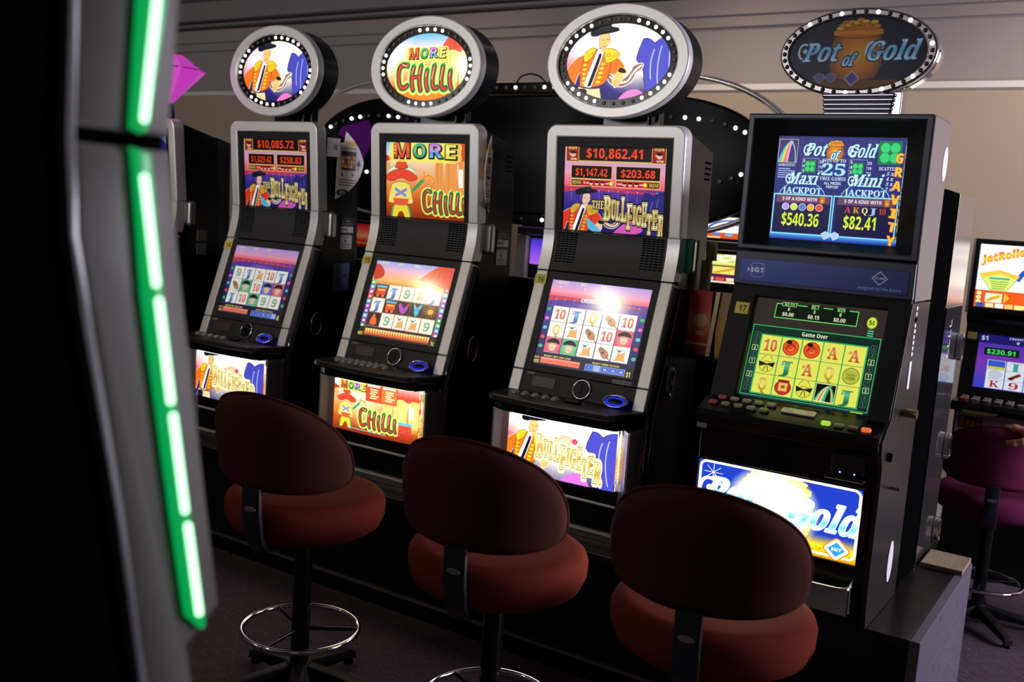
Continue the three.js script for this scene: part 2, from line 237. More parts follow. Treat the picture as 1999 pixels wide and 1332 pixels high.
// reel symbols: a letter gives the colour, the rest is the sign
function sym(x, code, a, b, w, h, bg) {
  const k = code[0], s = code.slice(1), cx = a + w / 2, cy = b + h / 2, C = { r: ['#d83a30', '#f08a70'], g: ['#3a9a5c', '#90d0a8'], b: ['#2a70c8', '#80b8f0'], o: ['#e88a20', '#ffd060'], y: ['#d8b820', '#fff080'], t: ['#0c7a52', '#58c8a0'], G: ['#c89820', '#f8e890'] }[k];
  if (C) { if (bg) rect(x, bg, a + 1, b + 1, w - 2, h - 2); word(x, s, cx, b + h * 0.82, h * 0.86, grad(x, 0, -h * .8, 0, 0, C[0], C[1], C[0]), { w: w * (s.length > 1 ? 0.7 : 0.5), align: 'center', font: 'serif', outs: [[bg === '#eef060' ? '#7a6a18' : '#8a7a70', 3]] }); if (s === 'J' || s === 'K' || s === 'A') oval(x, C[1], a + w * .27, b + h * .36, w * .07, h * .09); return; }
  if (k === 'M') { const c = { R: '#e84060', G: '#40b870', B: '#4860d8' }[s]; rect(x, c, a, b, w, h); rect(x, rgrad(x, cx, cy, w * .6, 'rgba(255,255,255,.65)', 'rgba(255,255,255,0)'), a, b, w, h); blob(x, '#f6d0b0', [cx - w * .24, cy - h * .05, cx - w * .24, cy + h * .4, cx, cy + h * .42, cx + w * .24, cy + h * .4, cx + w * .24, cy - h * .05, cx, cy - h * .1, cx - w * .24, cy - h * .05], '#7a3a20', 2); curve(x, '#7a3a20', 2, [cx - w * .1, cy + h * .2, cx, cy + h * .24, cx + w * .1, cy + h * .2]); blob(x, '#101014', [cx - w * .42, cy - h * .08, cx - w * .4, cy - h * .4, cx, cy - h * .46, cx + w * .4, cy - h * .4, cx + w * .42, cy - h * .08, cx, cy - h * .22, cx - w * .42, cy - h * .08], '#505868', 2); return; }
  if (k === 'U') { if (bg) rect(x, bg, a + 1, b + 1, w - 2, h - 2); x.save(); x.translate(cx, cy); x.rotate(0.7); oval(x, '#c08a68', w * .12, 0, w * .3, h * .24, '#6a4030', 2); oval(x, '#b07a58', -w * .14, 0, w * .2, h * .17, '#6a4030', 2); rect(x, '#7a5040', w * .3, -3, w * .4, 6); oval(x, '#4a2c20', w * .02, 0, w * .07, h * .06); x.restore(); return; }
  if (k === 'L') { if (bg) rect(x, bg, a + 1, b + 1, w - 2, h - 2); blob(x, '#f0b060', [cx - w * .3, b + h * .92, cx - w * .1, cy, cx - w * .2, cy - h * .1, cx, cy + h * .04, cx + w * .24, cy - h * .2, cx + w * .2, cy, cx + w * .3, b + h * .9, cx, b + h * .8, cx - w * .3, b + h * .92], '#c07030', 2); curve(x, '#40504a', 3, [cx - w * .3, cy - h * .36, cx - w * .1, cy - h * .1, cx + w * .12, cy - h * .36]); oval(x, '#60807a', cx - w * .1, cy - h * .22, w * .1, h * .08); return; }
  if (k === 'C') { rect(x, '#2a1208', a, b, w, h); rect(x, '#e84a34', a + w * .12, b + h * .3, w * .76, h * .45); rect(x, '#5ab8e0', a + w * .08, b + h * .08, w * .84, h * .18); rect(x, '#f8c040', a + w * .2, b + h * .36, w * .6, h * .12); for (const q of [.3, .7]) oval(x, '#f07030', a + w * q, b + h * .84, w * .13, h * .12, '#a01818', 3); return; }
  if (k === 'S') { rect(x, '#2a1208', a, b, w, h); for (let i = 0; i < 12; i++) line(x, '#f08a20', 4, [cx, cy], [cx + Math.cos(i * .5236) * w * .45, cy + Math.sin(i * .5236) * h * .44]); oval(x, '#ffb840', cx, cy, w * .22, h * .2, '#d04818', 3); return; }
  if (k === 'R') { rect(x, '#2a1208', a, b, w, h); blob(x, '#c040c8', [cx - w * .4, cy - h * .3, cx - w * .3, cy + h * .3, cx, cy + h * .4, cx + w * .34, cy + h * .3, cx + w * .3, cy - h * .3, cx + w * .1, cy, cx - w * .1, cy, cx - w * .2, cy - h * .4, cx - w * .4, cy - h * .3], '#f080e0', 2); poly(x, '#e83828', [[cx + w * .2, cy - h * .3], [cx + w * .34, cy - h * .45], [cx + w * .4, cy - h * .2]]); return; }
  if (k === 'D') { rect(x, '#2a1208', a, b, w, h); blob(x, '#5ac0e8', [cx - w * .2, cy - h * .05, cx - w * .4, cy - h * .4, cx - w * .3, cy - h * .44, cx - w * .1, cy - h * .3, cx, cy - h * .12, cx + w * .1, cy - h * .4, cx + w * .36, cy - h * .44, cx + w * .3, cy - h * .2, cx + w * .18, cy, cx + w * .2, cy + h * .4, cx, cy + h * .44, cx - w * .2, cy + h * .36, cx - w * .2, cy - h * .05], '#1a5a90', 2); oval(x, '#102030', cx - w * .07, cy, 4, 5); oval(x, '#102030', cx + w * .1, cy, 4, 5); return; }
  if (k === 'Q') { rect(x, '#2a1208', a, b, w, h); blob(x, '#f07028', [cx - w * .06, b + h * .1, cx + w * .06, b + h * .05, cx + w * .06, b + h * .3, cx + w * .3, cy, cx + w * .26, b + h * .86, cx, b + h * .98, cx - w * .26, b + h * .86, cx - w * .3, cy, cx - w * .06, b + h * .1], '#a03010', 2); return; }
  if (k === 'O') { oval(x, s === 's' ? '#b8c040' : '#e84a20', cx, cy, w * .4, h * .42, s === 's' ? '#6a7018' : '#7a1c08', 4); oval(x, null, cx, cy, w * .32, h * .34, s === 's' ? '#dce480' : '#f8a050', 2); if (s === 's') { word(x, 'LUCKY', cx, cy, h * .16, '#5a6010', { w: w * .4, align: 'center' }); word(x, 'COIN', cx, cy + h * .18, h * .18, '#5a6010', { w: w * .4, align: 'center' }); } else { curve(x, '#3a0c04', 5, [cx - w * .24, cy + h * .1, cx, cy - h * .4, cx + w * .2, cy]); curve(x, '#ffd050', 4, [cx - w * .1, cy + h * .1, cx + w * .1, cy + h * .25, cx + w * .16, cy - h * .05]); oval(x, '#101010', cx - w * .12, cy - h * .28, w * .14, h * .1); } return; }
  if (k === 'B') { oval(x, '#e8e850', cx, cy + h * .12, w * .34, h * .3, '#5a5a14', 3); poly(x, '#14140e', [[a + w * .08, cy - h * .16], [cx, cy - h * .04], [a + w * .92, cy - h * .16], [a + w * .86, cy + h * .12], [cx, cy], [a + w * .14, cy + h * .14]]); line(x, '#14140e', 5, [cx - 3, cy], [cx - w * .12, cy + h * .34]); line(x, '#14140e', 5, [cx + 3, cy], [cx + w * .12, cy + h * .34]); for (const q of [-1, 1]) { curve(x, '#5a5a14', 3, [cx + q * w * .3, cy - h * .18, cx + q * w * .24, cy - h * .4, cx + q * w * .14, cy - h * .44]); oval(x, '#c84020', cx + q * w * .14, cy - h * .44, 4, 4); } return; }
  if (k === 'T') { oval(x, '#c83028', cx, cy + h * .06, w * .4, h * .38, '#701410', 4); rect(x, '#f0c860', cx - w * .22, cy - h * .2, w * .44, h * .44); rect(x, '#8a2018', cx - w * .28, cy - h * .36, w * .56, h * .12); rect(x, '#b04028', cx - w * .1, cy - h * .06, w * .2, h * .14); return; }
  if (k === 'W') { rect(x, '#0c0c0c', a + w * .02, b + h * .04, w * .96, h * .92); x.save(); x.beginPath(); x.rect(a + w * .02, b + h * .04, w * .96, h * .92); x.clip(); ['#58c890', '#e8e8a0', '#e87828', '#f0f0d0', '#88d060', '#30a070'].forEach((c, i) => curve(x, c, w * .09, [a + w * (.06 + i * .09), b + h, a + w * (.3 + i * .06), b + h * .2, a + w * .74, b + h * .12])); ['#a8c850', '#e0d890', '#50a060'].forEach((c, i) => curve(x, c, w * .05, [a + w * .6, b + h * .1, a + w * (.84 + i * .05), b + h * .3, a + w * (.84 + i * .06), b + h])); x.restore(); x.strokeStyle = '#f0f0c0'; x.lineWidth = 3; x.strokeRect(a + w * .02, b + h * .04, w * .96, h * .92); return; }
}
function reels(x, a, b, w, h, rows, bg, gap, gapCol) { const cw = w / 5, ch = h / 3; rect(x, gapCol, a, b, w, h); rows.forEach((r, j) => r.forEach((c, i) => { x.save(); x.beginPath(); x.rect(a + i * cw + gap, b + j * ch + gap * .4, cw - 2 * gap, ch - gap * .8); x.clip(); if (bg) rect(x, bg, a + i * cw, b + j * ch, cw, ch); sym(x, c, a + i * cw + gap, b + j * ch + gap, cw - 2 * gap, ch - 2 * gap, bg); x.restore(); })); }
const gameBull = (rows, sun, dollar, credit) => cv(800, 640, (x, w, h) => {
  sunsetBack(x, w, h, 0.2); rect(x, grad(x, 0, 190, 0, h, '#4a38a0', '#221e66', '#191848'), 0, 190, w, h);
  poly(x, '#7a50b0', [[260, 168], [520, 168], [540, 200], [240, 200]]);
  reels(x, 64, 196, 668, 340, rows, '#fbf6ee', 3, '#302a50');
  for (const a of [8, 742]) for (let i = 0; i < 5; i++) oval(x, ['#38b070', '#e868c0', '#50c8e0', '#e84858', '#48b890'][i], a + 26, 224 + i * 68, 19, 15, '#1a1440', 3);
  for (const [s, a] of [['CREDIT', 40], ['BET', 240], ['WIN', 400]]) { word(x, s, a, 32, 24, '#f0e0a0', { w: s.length * 17 }); word(x, '0', a + 36, 62, 22, '#f4ecc0'); }
  rect(x, '#14122e', 0, 548, w, 92); word(x, 'SELECT BET PER LINE', 80, 568, 18, '#ffe860', { w: 220 }); rect(x, '#f0705c', 62, 574, 316, 42); rect(x, '#ff9a84', 62, 574, 316, 12);
  word(x, 'SELECT LINES TO PLAY', 470, 568, 18, '#ffe860', { w: 210 }); for (let i = 0; i < 5; i++) { x.fillStyle = i === dollar ? '#90b0ff' : '#3a60d8'; x.fillRect(424 + i * 62, 576, 54, 42); x.strokeStyle = '#b0c8ff'; x.lineWidth = 3; x.strokeRect(424 + i * 62, 576, 54, 42); word(x, '' + [1, 5, 10, 15, 20][i], 451 + i * 62, 606, 24, '#d8e4ff', { align: 'center' }); }
  word(x, credit, 756, 622, 50, '#ffe860', { w: 34, align: 'center' }); word(x, 'CREDITS', 6, 586, 16, '#ffe860', { w: 46 }); word(x, '1225', 6, 618, 30, '#ffe860', { w: 46 });
  if (sun) word(x, 'CREDITS 20', 270, 150, 40, '#f4f0ff', { w: 190, outs: [['#806090', 5]] });
});
const gameChilli = cv(800, 640, (x, w, h) => {
  rect(x, grad(x, 0, 0, 0, h, [0, '#88a8e8'], [.12, '#f0b0d0'], [.26, '#ffb860'], [.4, '#8a2c10'], [1, '#3a1408']), 0, 0, w, h);
  poly(x, '#e04a34', [[470, 130], [640, 0], [800, 0], [800, 190]]); for (let i = 0; i < 5; i++) line(x, '#b83020', 5, [560 + i * 50, 60 - i * 8], [500 + i * 70, 150 + i * 10]);
  blob(x, '#c83428', [0, 40, 60, 20, 110, 90, 140, 140, 60, 160, 0, 200, 0, 40, 0, 40]);
  reels(x, 64, 196, 668, 350, [['C', 'bJ', 'g9', 'oK', 'bJ'], ['bJ', 'C', 'R', 'D', 'S'], ['Q', 'g9', 'L', 'L', 'g9']], '#fbf4e2', 3, '#7a2c10');
  for (const a of [6, 742]) for (let i = 0; i < 10; i++) { rect(x, ['#58c080', '#50a0e0', '#e85898', '#e83848', '#48b0c8', '#a050d0', '#7048c8', '#60b8e8', '#b048c8', '#38a060'][(i + (a > 99 ? 3 : 0)) % 10], a, 170 + i * 40, 50, 36); rect(x, '#fff', a + 14, 180 + i * 40, 22, 16); }
  rect(x, '#1c0c06', 0, 556, w, 84); rect(x, '#e0702c', 70, 566, 650, 50); for (let i = 0; i < 25; i++) poly(x, '#ffe890', [[74 + i * 26, 566], [98 + i * 26, 566], [86 + i * 26, 602]]); rect(x, '#b82c14', 70, 610, 650, 10); word(x, '02C', 4, 624, 34, '#ffe860', { w: 56 }); word(x, '1c', 740, 624, 44, '#ffe860', { w: 34 });
  for (const [s, a] of [['CREDIT', 40], ['BET', 240], ['WIN', 400]]) word(x, s, a, 30, 24, '#f4e4c0', { w: s.length * 17 });
});
// pot of gold
function goldPot(x, a, b, s, bright) { x.save(); x.translate(a, b); x.scale(s, s); const c = bright ? ['#fffbe0', '#ffe470', '#f0b020', '#c87a10'] : ['#f0d030', '#f09a18', '#d87810', '#7a4408'];
  blob(x, rgrad(x, 0, 30, 190, ...c), [-140, -110, -210, 60, -130, 170, 0, 210, 130, 170, 210, 60, 140, -110, 0, -80, -140, -110], '#5a3408', 4); oval(x, c[2], 0, -120, 160, 40, '#5a3408', 4); for (let i = 0; i < 14; i++) oval(x, c[i % 3], -120 + i * 18, -146 - (i * 7 % 5) * 7 - Math.sin(i / 13 * 3.1) * 20, 26, 13, '#6a4408', 2); rect(x, c[1], -158, -128, 316, 26); x.restore(); }
function script(x, s, a, b, size, w, fill, outs) { word(x, s, a, b, size, fill, { w, font: 'serif', style: 'italic bold', outs, skew: -0.12 }); }
function flourish(x, a, b, s, c) { curve(x, c, s * .1, [a + s * .4, b - s * .5, a - s * .25, b - s * 1.0, a - s * .3, b - s * .35, a - s * .2, b + s * .1, a + s * .2, b - s * .2]); oval(x, c, a - s * .02, b - s * .42, s * .1, s * .1); }
function diamondMark(x, a, b, s, c1 = '#d0d4e0', c2 = '#2a4ab0', t) { x.save(); x.translate(a, b); x.rotate(Math.PI / 4); x.fillStyle = c2; x.fillRect(-s / 2, -s / 2, s, s); x.strokeStyle = c1; x.lineWidth = s * .1; x.lineJoin = 'round'; x.strokeRect(-s / 2, -s / 2, s, s); x.restore(); if (t) word(x, t, a, b + s * .12, s * .3, '#fff', { w: s * .9, align: 'center' }); }
const blueLines = (x, w, h, c0, c1) => { rect(x, c0, 0, 0, w, h); for (let y = 0; y < h; y += 9) rect(x, c1, 0, y, w, 3); };
const topPot = cv(760, 400, (x, w, h) => { blueLines(x, w, h, '#060a2c', '#0c1440'); goldPot(x, 380, 190, 0.86); rect(x, '#7a4c10', 0, 350, w, 50); rect(x, 'rgba(4,6,26,.25)', 0, 0, w, h); const o = [['#0a1030', 18], ['#3a7ab0', 8]], f = grad(x, 0, -110, 0, 10, '#c8d8e8', '#5a9ac8', '#d8e4f0'); flourish(x, 92, 240, 130, '#a8bcd0'); script(x, 'Pot', 74, 242, 140, 200, f, o); script(x, 'of', 300, 270, 90, 66, f, o); flourish(x, 470, 240, 130, '#a8bcd0'); script(x, 'Gold', 424, 242, 140, 280, f, o); diamondMark(x, 368, 340, 56, '#a8a0a8', '#3a3a90'); for (const a of [150, 215]) poly(x, '#4a5080', [[a, 330], [a + 30, 308], [a + 60, 318], [a + 66, 340], [a + 36, 362]], '#8a90b8', 3); });
const upperPot = cv(900, 720, (x, w, h) => {
  rect(x, '#1c2276', 0, 0, w, h); for (let i = 0; i < 60; i++) rect(x, i % 2 ? 'rgba(150,60,130,.35)' : 'rgba(70,100,220,.35)', (i * 131) % w, (i * 71) % 160, 120, 5); for (let i = 0; i < 14; i++) rect(x, 'rgba(120,140,255,.18)', (i * 173) % w, 0, 4, h);
  goldPot(x, 420, 96, 0.36); const o = [['#102050', 14], ['#3aa0d8', 6]], f = '#d8f8ff'; script(x, 'Pot', 200, 130, 120, 150, f, o); flourish(x, 226, 130, 100, f); script(x, 'of', 386, 150, 76, 56, f, o); script(x, 'Gold', 510, 134, 120, 190, f, o); flourish(x, 544, 134, 100, f);
  rect(x, '#30306a', 8, 20, 140, 160); x.save(); x.beginPath(); x.rect(8, 20, 140, 160); x.clip(); ['#58b8ff', '#50e088', '#f8f060', '#ff9040', '#ff7ab0', '#e8b0ff'].forEach((c, i) => curve(x, c, 11, [10 + i * 13, 190, 50 + i * 8, 40, 104, 36])); curve(x, '#a0c8ff', 8, [90, 30, 136, 60, 138, 190]); x.restore(); x.strokeStyle = '#e8e8a0'; x.lineWidth = 3; x.strokeRect(8, 20, 140, 160);
  const clover = (a, b, s) => { rect(x, '#147a48', a - s, b - s, 2 * s, 2 * s); for (const [p, q] of [[-1, -1], [1, -1], [-1, 1], [1, 1]]) oval(x, '#30d878', a + p * s * .42, b + q * s * .42, s * .45, s * .45, '#0a5a30', 2); };
  clover(800, 100, 78); clover(250, 205, 42); clover(590, 212, 42); for (const a of [200, 540]) { x.strokeStyle = '#c8d0ff'; x.lineWidth = 2; x.strokeRect(a - 8, 150, 120, 120); for (let i = 0; i < 3; i++) { word(x, '' + (5 - i), a - 4, 178 + i * 34, 28, '#e8f0ff'); word(x, ['25', '15', '10'][i], a + 116, 182 + i * 34, 26, '#e8f0ff', { w: 30 }); } }
  word(x, 'SUBSTITUTE', 14, 208, 26, '#e8f0ff', { w: 126, font: 'serif' }); for (let i = 0; i < 5; i++) rect(x, '#b8c8ff', 16, 222 + i * 15, 90 + (i * 37) % 40, 6); word(x, 'SCATTER', 736, 216, 30, '#e8f0ff', { w: 124, font: 'serif' }); for (let i = 0; i < 4; i++) word(x, (5 - i) + ' x', 790, 250 + i * 34, 32, '#e8f0ff', { w: 50, font: 'serif', style: 'italic bold' });
  word(x, 'WIN UP TO', 420, 172, 30, '#d8f4ff', { w: 170, align: 'center', font: 'serif' }); word(x, '25', 424, 262, 112, '#bff0ff', { w: 180, align: 'center', font: 'serif', outs: [['#2a6ab8', 8]] }); word(x, 'FREE GAMES', 424, 296, 32, '#d8f4ff', { w: 184, align: 'center', font: 'serif' }); word(x, 'ALL PRIZES', 424, 326, 26, '#d8f4ff', { w: 120, align: 'center' }); word(x, 'TRIPLED', 424, 350, 24, '#d8f4ff', { w: 90, align: 'center' });
  const jack = (a, n, amt, lab) => { oval(x, 'rgba(30,50,140,.8)', a + 200, 420, 170, 110, '#a8e8ff', 5); rect(x, '#1c2276', a + 10, 420, 400, 120); script(x, n, a + 80, 330, 112, 220, f, o); flourish(x, a + 100, 330, 90, f); word(x, 'JACKPOT', a + 58, 396, 60, '#d0f8ff', { w: 286, font: 'serif', outs: [['#2060b0', 6]] }); rect(x, '#704060', a + 16, 408, 392, 52); word(x, '5 OF A KIND WITH', a + 60, 446, 34, '#f0f0ff', { w: 260 }); goldPot(x, a + 356, 438, .12); rect(x, '#0c0c40', a + 8, 466, 410, 204); lab(a); word(x, amt, a + 66, 622, 122, grad(x, 0, -90, 0, 0, '#f0ff50', '#c8f020', '#fff880'), { w: amt.length * 40, outs: [['#2a3a10', 8]] }); };
  jack(10, 'Maxi', '$540.36', (a) => ['#c8a0ff', '#d8f060', '#6080d0', '#f0b040', '#f05040'].forEach((c, i) => oval(x, c, a + 90 + i * 62, 490, 26, 24, '#fff', 3)));
  jack(462, 'Mini', '$82.41', (a) => [...'AKQJ10'].slice(0, 4).concat(['10']).forEach((c, i) => word(x, c, a + 66 + i * 60, 512, 54, ['#f04848', '#f0a030', '#f8f0a0', '#a8c8ff', '#f04030'][i], { w: 48, font: 'serif' })));
  x.strokeStyle = '#90f0ff'; x.lineWidth = 9; x.strokeRect(8, 404, 424, 276); x.strokeRect(448, 404, 440, 276); rect(x, grad(x, 0, 680, 0, 720, '#60b8ff', '#1030a0'), 0, 684, w, 36); for (const a of [380, 446]) poly(x, '#b8d8ff', [[a, 668], [a + 30, 650], [a + 62, 662], [a + 60, 690], [a + 26, 708]], '#f0f8ff', 3); 'GRAVITY'.split('').forEach((c, i) => word(x, c, 838, 160 + i * 92, 84, '#ffd040', { w: 56, outs: [['#f08020', 8]], rot: 0.1 }));
});
const gamePot = cv(1000, 720, (x, w, h) => {
  rect(x, '#2c2420', 0, 0, w, h); for (let y = 0; y < 200; y += 12) rect(x, '#3c3430', 0, y, w, 5);
  rect(x, '#0c1a10', 160, 28, 630, 96); x.strokeStyle = '#70e868'; x.lineWidth = 6; x.strokeRect(160, 28, 630, 96);
  for (const [s, a, n, d] of [['CREDIT', 262, '0', '$0.00'], ['BET', 462, '3', '$0.15'], ['WIN', 660, '0', '$0.00']]) { rect(x, '#0c1a10', a - 62, 14, 124, 30); word(x, s, a, 42, 40, '#a8f088', { w: s.length * 21, align: 'center', font: 'serif' }); word(x, n, a, 72, 32, '#f0f0c8', { align: 'center' }); word(x, d, a, 110, 38, '#f0f0c8', { w: 92, align: 'center' }); }
  oval(x, '#d8f050', 900, 90, 36, 38, '#8aa020', 5); word(x, '5¢', 900, 106, 44, '#101808', { w: 46, align: 'center' }); for (let i = 0; i < 3; i++) rect(x, '#50d8a0', 880, 140 + i * 16, 44, 8);
  rect(x, '#0e2e22', 14, 190, 972, 480); x.strokeStyle = '#38c070'; x.lineWidth = 6; x.strokeRect(14, 190, 972, 480); word(x, 'Game Over', 500, 232, 40, '#f0f0c8', { w: 200, align: 'center' });
  reels(x, 96, 252, 808, 400, [['r10', 'Oc', 'Oc', 'rA', 'rA'], ['B', 'tJ', 'rA', 'GQ', 'Os'], ['GQ', 'T', 'B', 'W', 'tJ']], '#eef060', 4, '#1a7a4a'); x.strokeStyle = '#30b868'; x.lineWidth = 7; for (let i = 0; i <= 5; i++) line(x, '#30b868', 6, [96 + i * 161.6, 252], [96 + i * 161.6, 652]); x.strokeRect(92, 248, 816, 408);
  for (const a of [26, 916]) [4, 8, 2, 6, 1, 7, 3, 9, 5].forEach((n, i) => { const on = [2, 4, 6].includes(i); x.strokeStyle = on ? '#c8f0a0' : '#4a6a60'; x.lineWidth = 4; x.strokeRect(a + 10, 238 + i * 46, 42, 34); word(x, '' + n, a + 31, 266 + i * 46, 28, on ? '#e8ffc0' : '#5a7a70', { align: 'center' }); });
  rect(x, '#22304a', 0, 672, w, 48); for (let i = 0; i < 8; i++) rect(x, '#384868', 30 + i * 106, 680, 92, 30); rect(x, '#d8e048', 868, 676, 90, 36); word(x, 'RULES', 913, 704, 30, '#4a4a10', { w: 78, align: 'center' });
});
const lowPot = cv(1000, 520, (x, w, h) => {
  blueLines(x, w, h, '#0c1c8c', '#2a50c0'); rect(x, grad(x, 0, 360, 0, 520, 'rgba(250,200,20,0)', '#f8c818', '#b87808'), 0, 360, w, 160); goldPot(x, 500, 250, 1.3, 1);
  rect(x, rgrad(x, 480, 255, 300, [0, '#fff'], [.62, '#fffef0'], [.8, 'rgba(255,250,200,.7)'], [1, 'rgba(255,240,160,0)']), 0, 0, w, h);  // blown-out white of the backlight, painted into the panel centre
  for (let i = 0; i < 40; i++) oval(x, '#7a4c08', 300 + (i * 97) % 660, 430 + (i * 53) % 80, 4 + i % 6, 3);
  x.strokeStyle = '#f4f0d0'; x.lineWidth = 16; x.beginPath(); x.roundRect(16, 16, 968, 474, 40); x.stroke(); const f = grad(x, 0, -170, 0, 20, '#fffef0', '#d8f0ff', '#60b0e0', '#fff'), o = [['#e8f4ff', 18], ['#4a90d0', 5]];
  script(x, 'Pot', 40, 300, 250, 330, f, o); flourish(x, 90, 300, 230, '#fff8e0'); script(x, 'Gold', 560, 330, 250, 420, f, o); flourish(x, 610, 330, 230, '#fff8e0');
  for (const r of [0, .8, 1.6, 2.4]) line(x, '#fff', 3, [100 - Math.cos(r) * 60, 90 - Math.sin(r) * 60], [100 + Math.cos(r) * 60, 90 + Math.sin(r) * 60]);
  x.save(); x.translate(880, 440); x.rotate(Math.PI / 4); x.fillStyle = '#f8f0d8'; x.beginPath(); x.roundRect(-58, -58, 116, 116, 22); x.fill(); x.strokeStyle = '#d87820'; x.lineWidth = 9; x.stroke(); x.fillStyle = '#2a80c0'; x.fillRect(-36, -36, 72, 72); x.restore(); word(x, 'IGT', 880, 450, 28, '#fff', { w: 60, align: 'center' });
  for (let i = 0; i < 9; i++) rect(x, '#fff', 760 + i * 22, 4, 15, 5);
});
const stripBlue = cv(900, 140, (x, w, h) => { rect(x, grad(x, 0, 0, w, 0, '#1c3a98', '#16307e', '#122466'), 0, 0, w, h); x.strokeStyle = '#a8b0d8'; x.lineWidth = 3; x.beginPath(); x.roundRect(66, 26, 74, 84, 18); x.stroke(); word(x, 'IGT', 103, 82, 40, '#d0d4e8', { w: 76, align: 'center', outs: [['#5a6090', 4]] }); poly(x, '#d0d4e8', [[48, 54], [60, 68], [48, 82]]); diamondMark(x, 756, 54, 54, '#b0b4cc', '#14286e'); word(x, 'IGT ATM', 756, 60, 16, '#c0c8e8', { w: 50, align: 'center' }); word(x, 'designed for the future', 646, 124, 24, '#7890d0', { w: 220, style: 'italic bold' }); });
const jetUpper = cv(700, 420, (x, w, h) => { rect(x, '#fffdf0', 0, 0, w, h); rect(x, rgrad(x, 300, 160, 330, '#fff', 'rgba(255,255,255,0)'), 0, 0, w, h); x.save(); x.translate(24, 128); x.rotate(-.28); word(x, 'JetRoller', 0, 0, 70, grad(x, 0, -50, 0, 0, '#e86020', '#ffd020', '#f0a020'), { w: 260, style: 'italic bold', outs: [['#a85010', 5]] }); x.restore();
  for (let k = 0; k < 4; k++) { x.beginPath(); x.arc(470, 330, 270 - k * 30, Math.PI * 1.12, Math.PI * 1.95); x.strokeStyle = ['#2050c0', '#ffffff', '#e87020', '#40a8d8'][k]; x.lineWidth = 28; x.stroke(); } for (let k = 0; k < 6; k++) word(x, '357925'[k], 330 + k * 60, 210 + (k % 2) * 30, 44, ['#e04828', '#4060c0'][k % 2], { font: 'serif' });
  poly(x, '#d8e878', [[14, 200], [120, 168], [230, 200], [170, 300], [80, 300]], '#90a030', 4); poly(x, '#f0c040', [[14, 200], [120, 168], [230, 200], [216, 222], [120, 192], [30, 224]]); rect(x, '#40b0a0', 70, 216, 110, 14); for (let i = 0; i < 4; i++) rect(x, '#80a830', 76 + i * 4, 240 + i * 15, 100 - i * 10, 7);
  rect(x, '#e0581c', 0, 304, w, 116); for (let i = 0; i < 3; i++) oval(x, '#ffd860', 24, 326 + i * 28, 11, 11, '#fff', 3); rect(x, '#fff4d0', 60, 322, 90, 60); line(x, '#f0a020', 20, [80, 366], [130, 340]); poly(x, '#ffb030', [[160, 312], [190, 346], [160, 384]]); for (let i = 0; i < 6; i++) rect(x, ['#3a50a0', '#f8d8a0', '#f8f0e0', '#f0c070', '#f8e8d0', '#d0a080'][i], 14 + i * 52, 388, 44, 28); oval(x, '#5a80e0', 310, 340, 44, 30); oval(x, '#60b8e8', 430, 340, 40, 32); rect(x, '#ffe080', 230, 388, 120, 24); });
const jetGame = cv(700, 540, (x, w, h) => { rect(x, grad(x, 0, 0, 0, h, '#4038b0', '#8038b8', '#3a48d0'), 0, 0, w, h); rect(x, '#241c70', 0, 0, w, 90); word(x, '$1', 14, 64, 60, '#c8d8ff', { w: 50 }); word(x, 'CREDIT', 190, 34, 26, '#c8d0ff'); word(x, '0', 240, 74, 32, '#fff'); word(x, 'BET', 480, 40, 28, '#c8d0ff'); word(x, '3', 500, 78, 32, '#fff'); rect(x, '#0c1c10', 44, 130, 220, 74); word(x, '$230.91', 154, 192, 66, '#50f080', { w: 190, align: 'center' }); rect(x, '#0c1c10', 470, 150, 230, 74); word(x, '$113.42', 585, 212, 66, '#50f080', { w: 190, align: 'center' });
  oval(x, '#90a890', 370, 172, 56, 56, '#e0f0e0', 4); for (let i = -2; i < 3; i++) { line(x, '#405848', 4, [322, 172 + i * 20], [418, 172 + i * 20]); line(x, '#405848', 4, [370 + i * 20, 124], [370 + i * 20, 220]); }
  for (let j = 0; j < 3; j++) for (let i = 0; i < 5; i++) { rect(x, '#e4eef8', 76 + i * 122, 250 + j * 94, 116, 92); const s = [['*', 'J', '@', 'o', 'K'], ['o', '@', '10', 'K', 'A'], ['K', '9', 'A', 'Q', 'J']][j][i]; if (s === '*') { rect(x, '#3860d0', 80 + i * 122, 254, 108, 60); rect(x, '#d8d830', 80 + i * 122, 314, 108, 24); } else if (s === '@') { line(x, '#7a3020', 26, [110 + i * 122, 320 + j * 94], [160 + i * 122, 278 + j * 94]); oval(x, '#501c14', 112 + i * 122, 322 + j * 94, 18, 12); } else if (s === 'o') oval(x, '#c8d4e0', 134 + i * 122, 296 + j * 94, 40, 40, '#a8b8c8', 4); else word(x, s, 134 + i * 122, 330 + j * 94, 92, { K: '#b82838', 9: '#b82838', J: '#40a8a0', A: '#8ab060', 10: '#6888d8', Q: '#5068d8' }[s], { w: 70, align: 'center', font: 'serif' }); } });
const jetLow = cv(700, 200, (x, w, h) => { rect(x, '#b8aaa8', 0, 0, w, h); rect(x, '#5a2410', 14, 20, 130, 76); for (let i = 0; i < 4; i++) rect(x, '#a86a28', 24 + i * 30, 30 + i * 8, 20, 50 - i * 8); rect(x, '#2c1c18', 380, 30, 96, 80); rect(x, '#6a4a34', 392, 44, 70, 20); rect(x, '#6a2c1c', 14, 120, 130, 66); rect(x, '#3a2018', 510, 30, 140, 90); x.save(); x.translate(176, 112); x.rotate(-.12); word(x, 'JetRoller', 0, 0, 74, grad(x, 0, -60, 0, 0, '#c84818', '#f0b030', '#a84818'), { w: 190, style: 'italic bold', outs: [['#8a3010', 5]] }); x.restore(); rect(x, '#901818', 280, 124, 46, 28); });
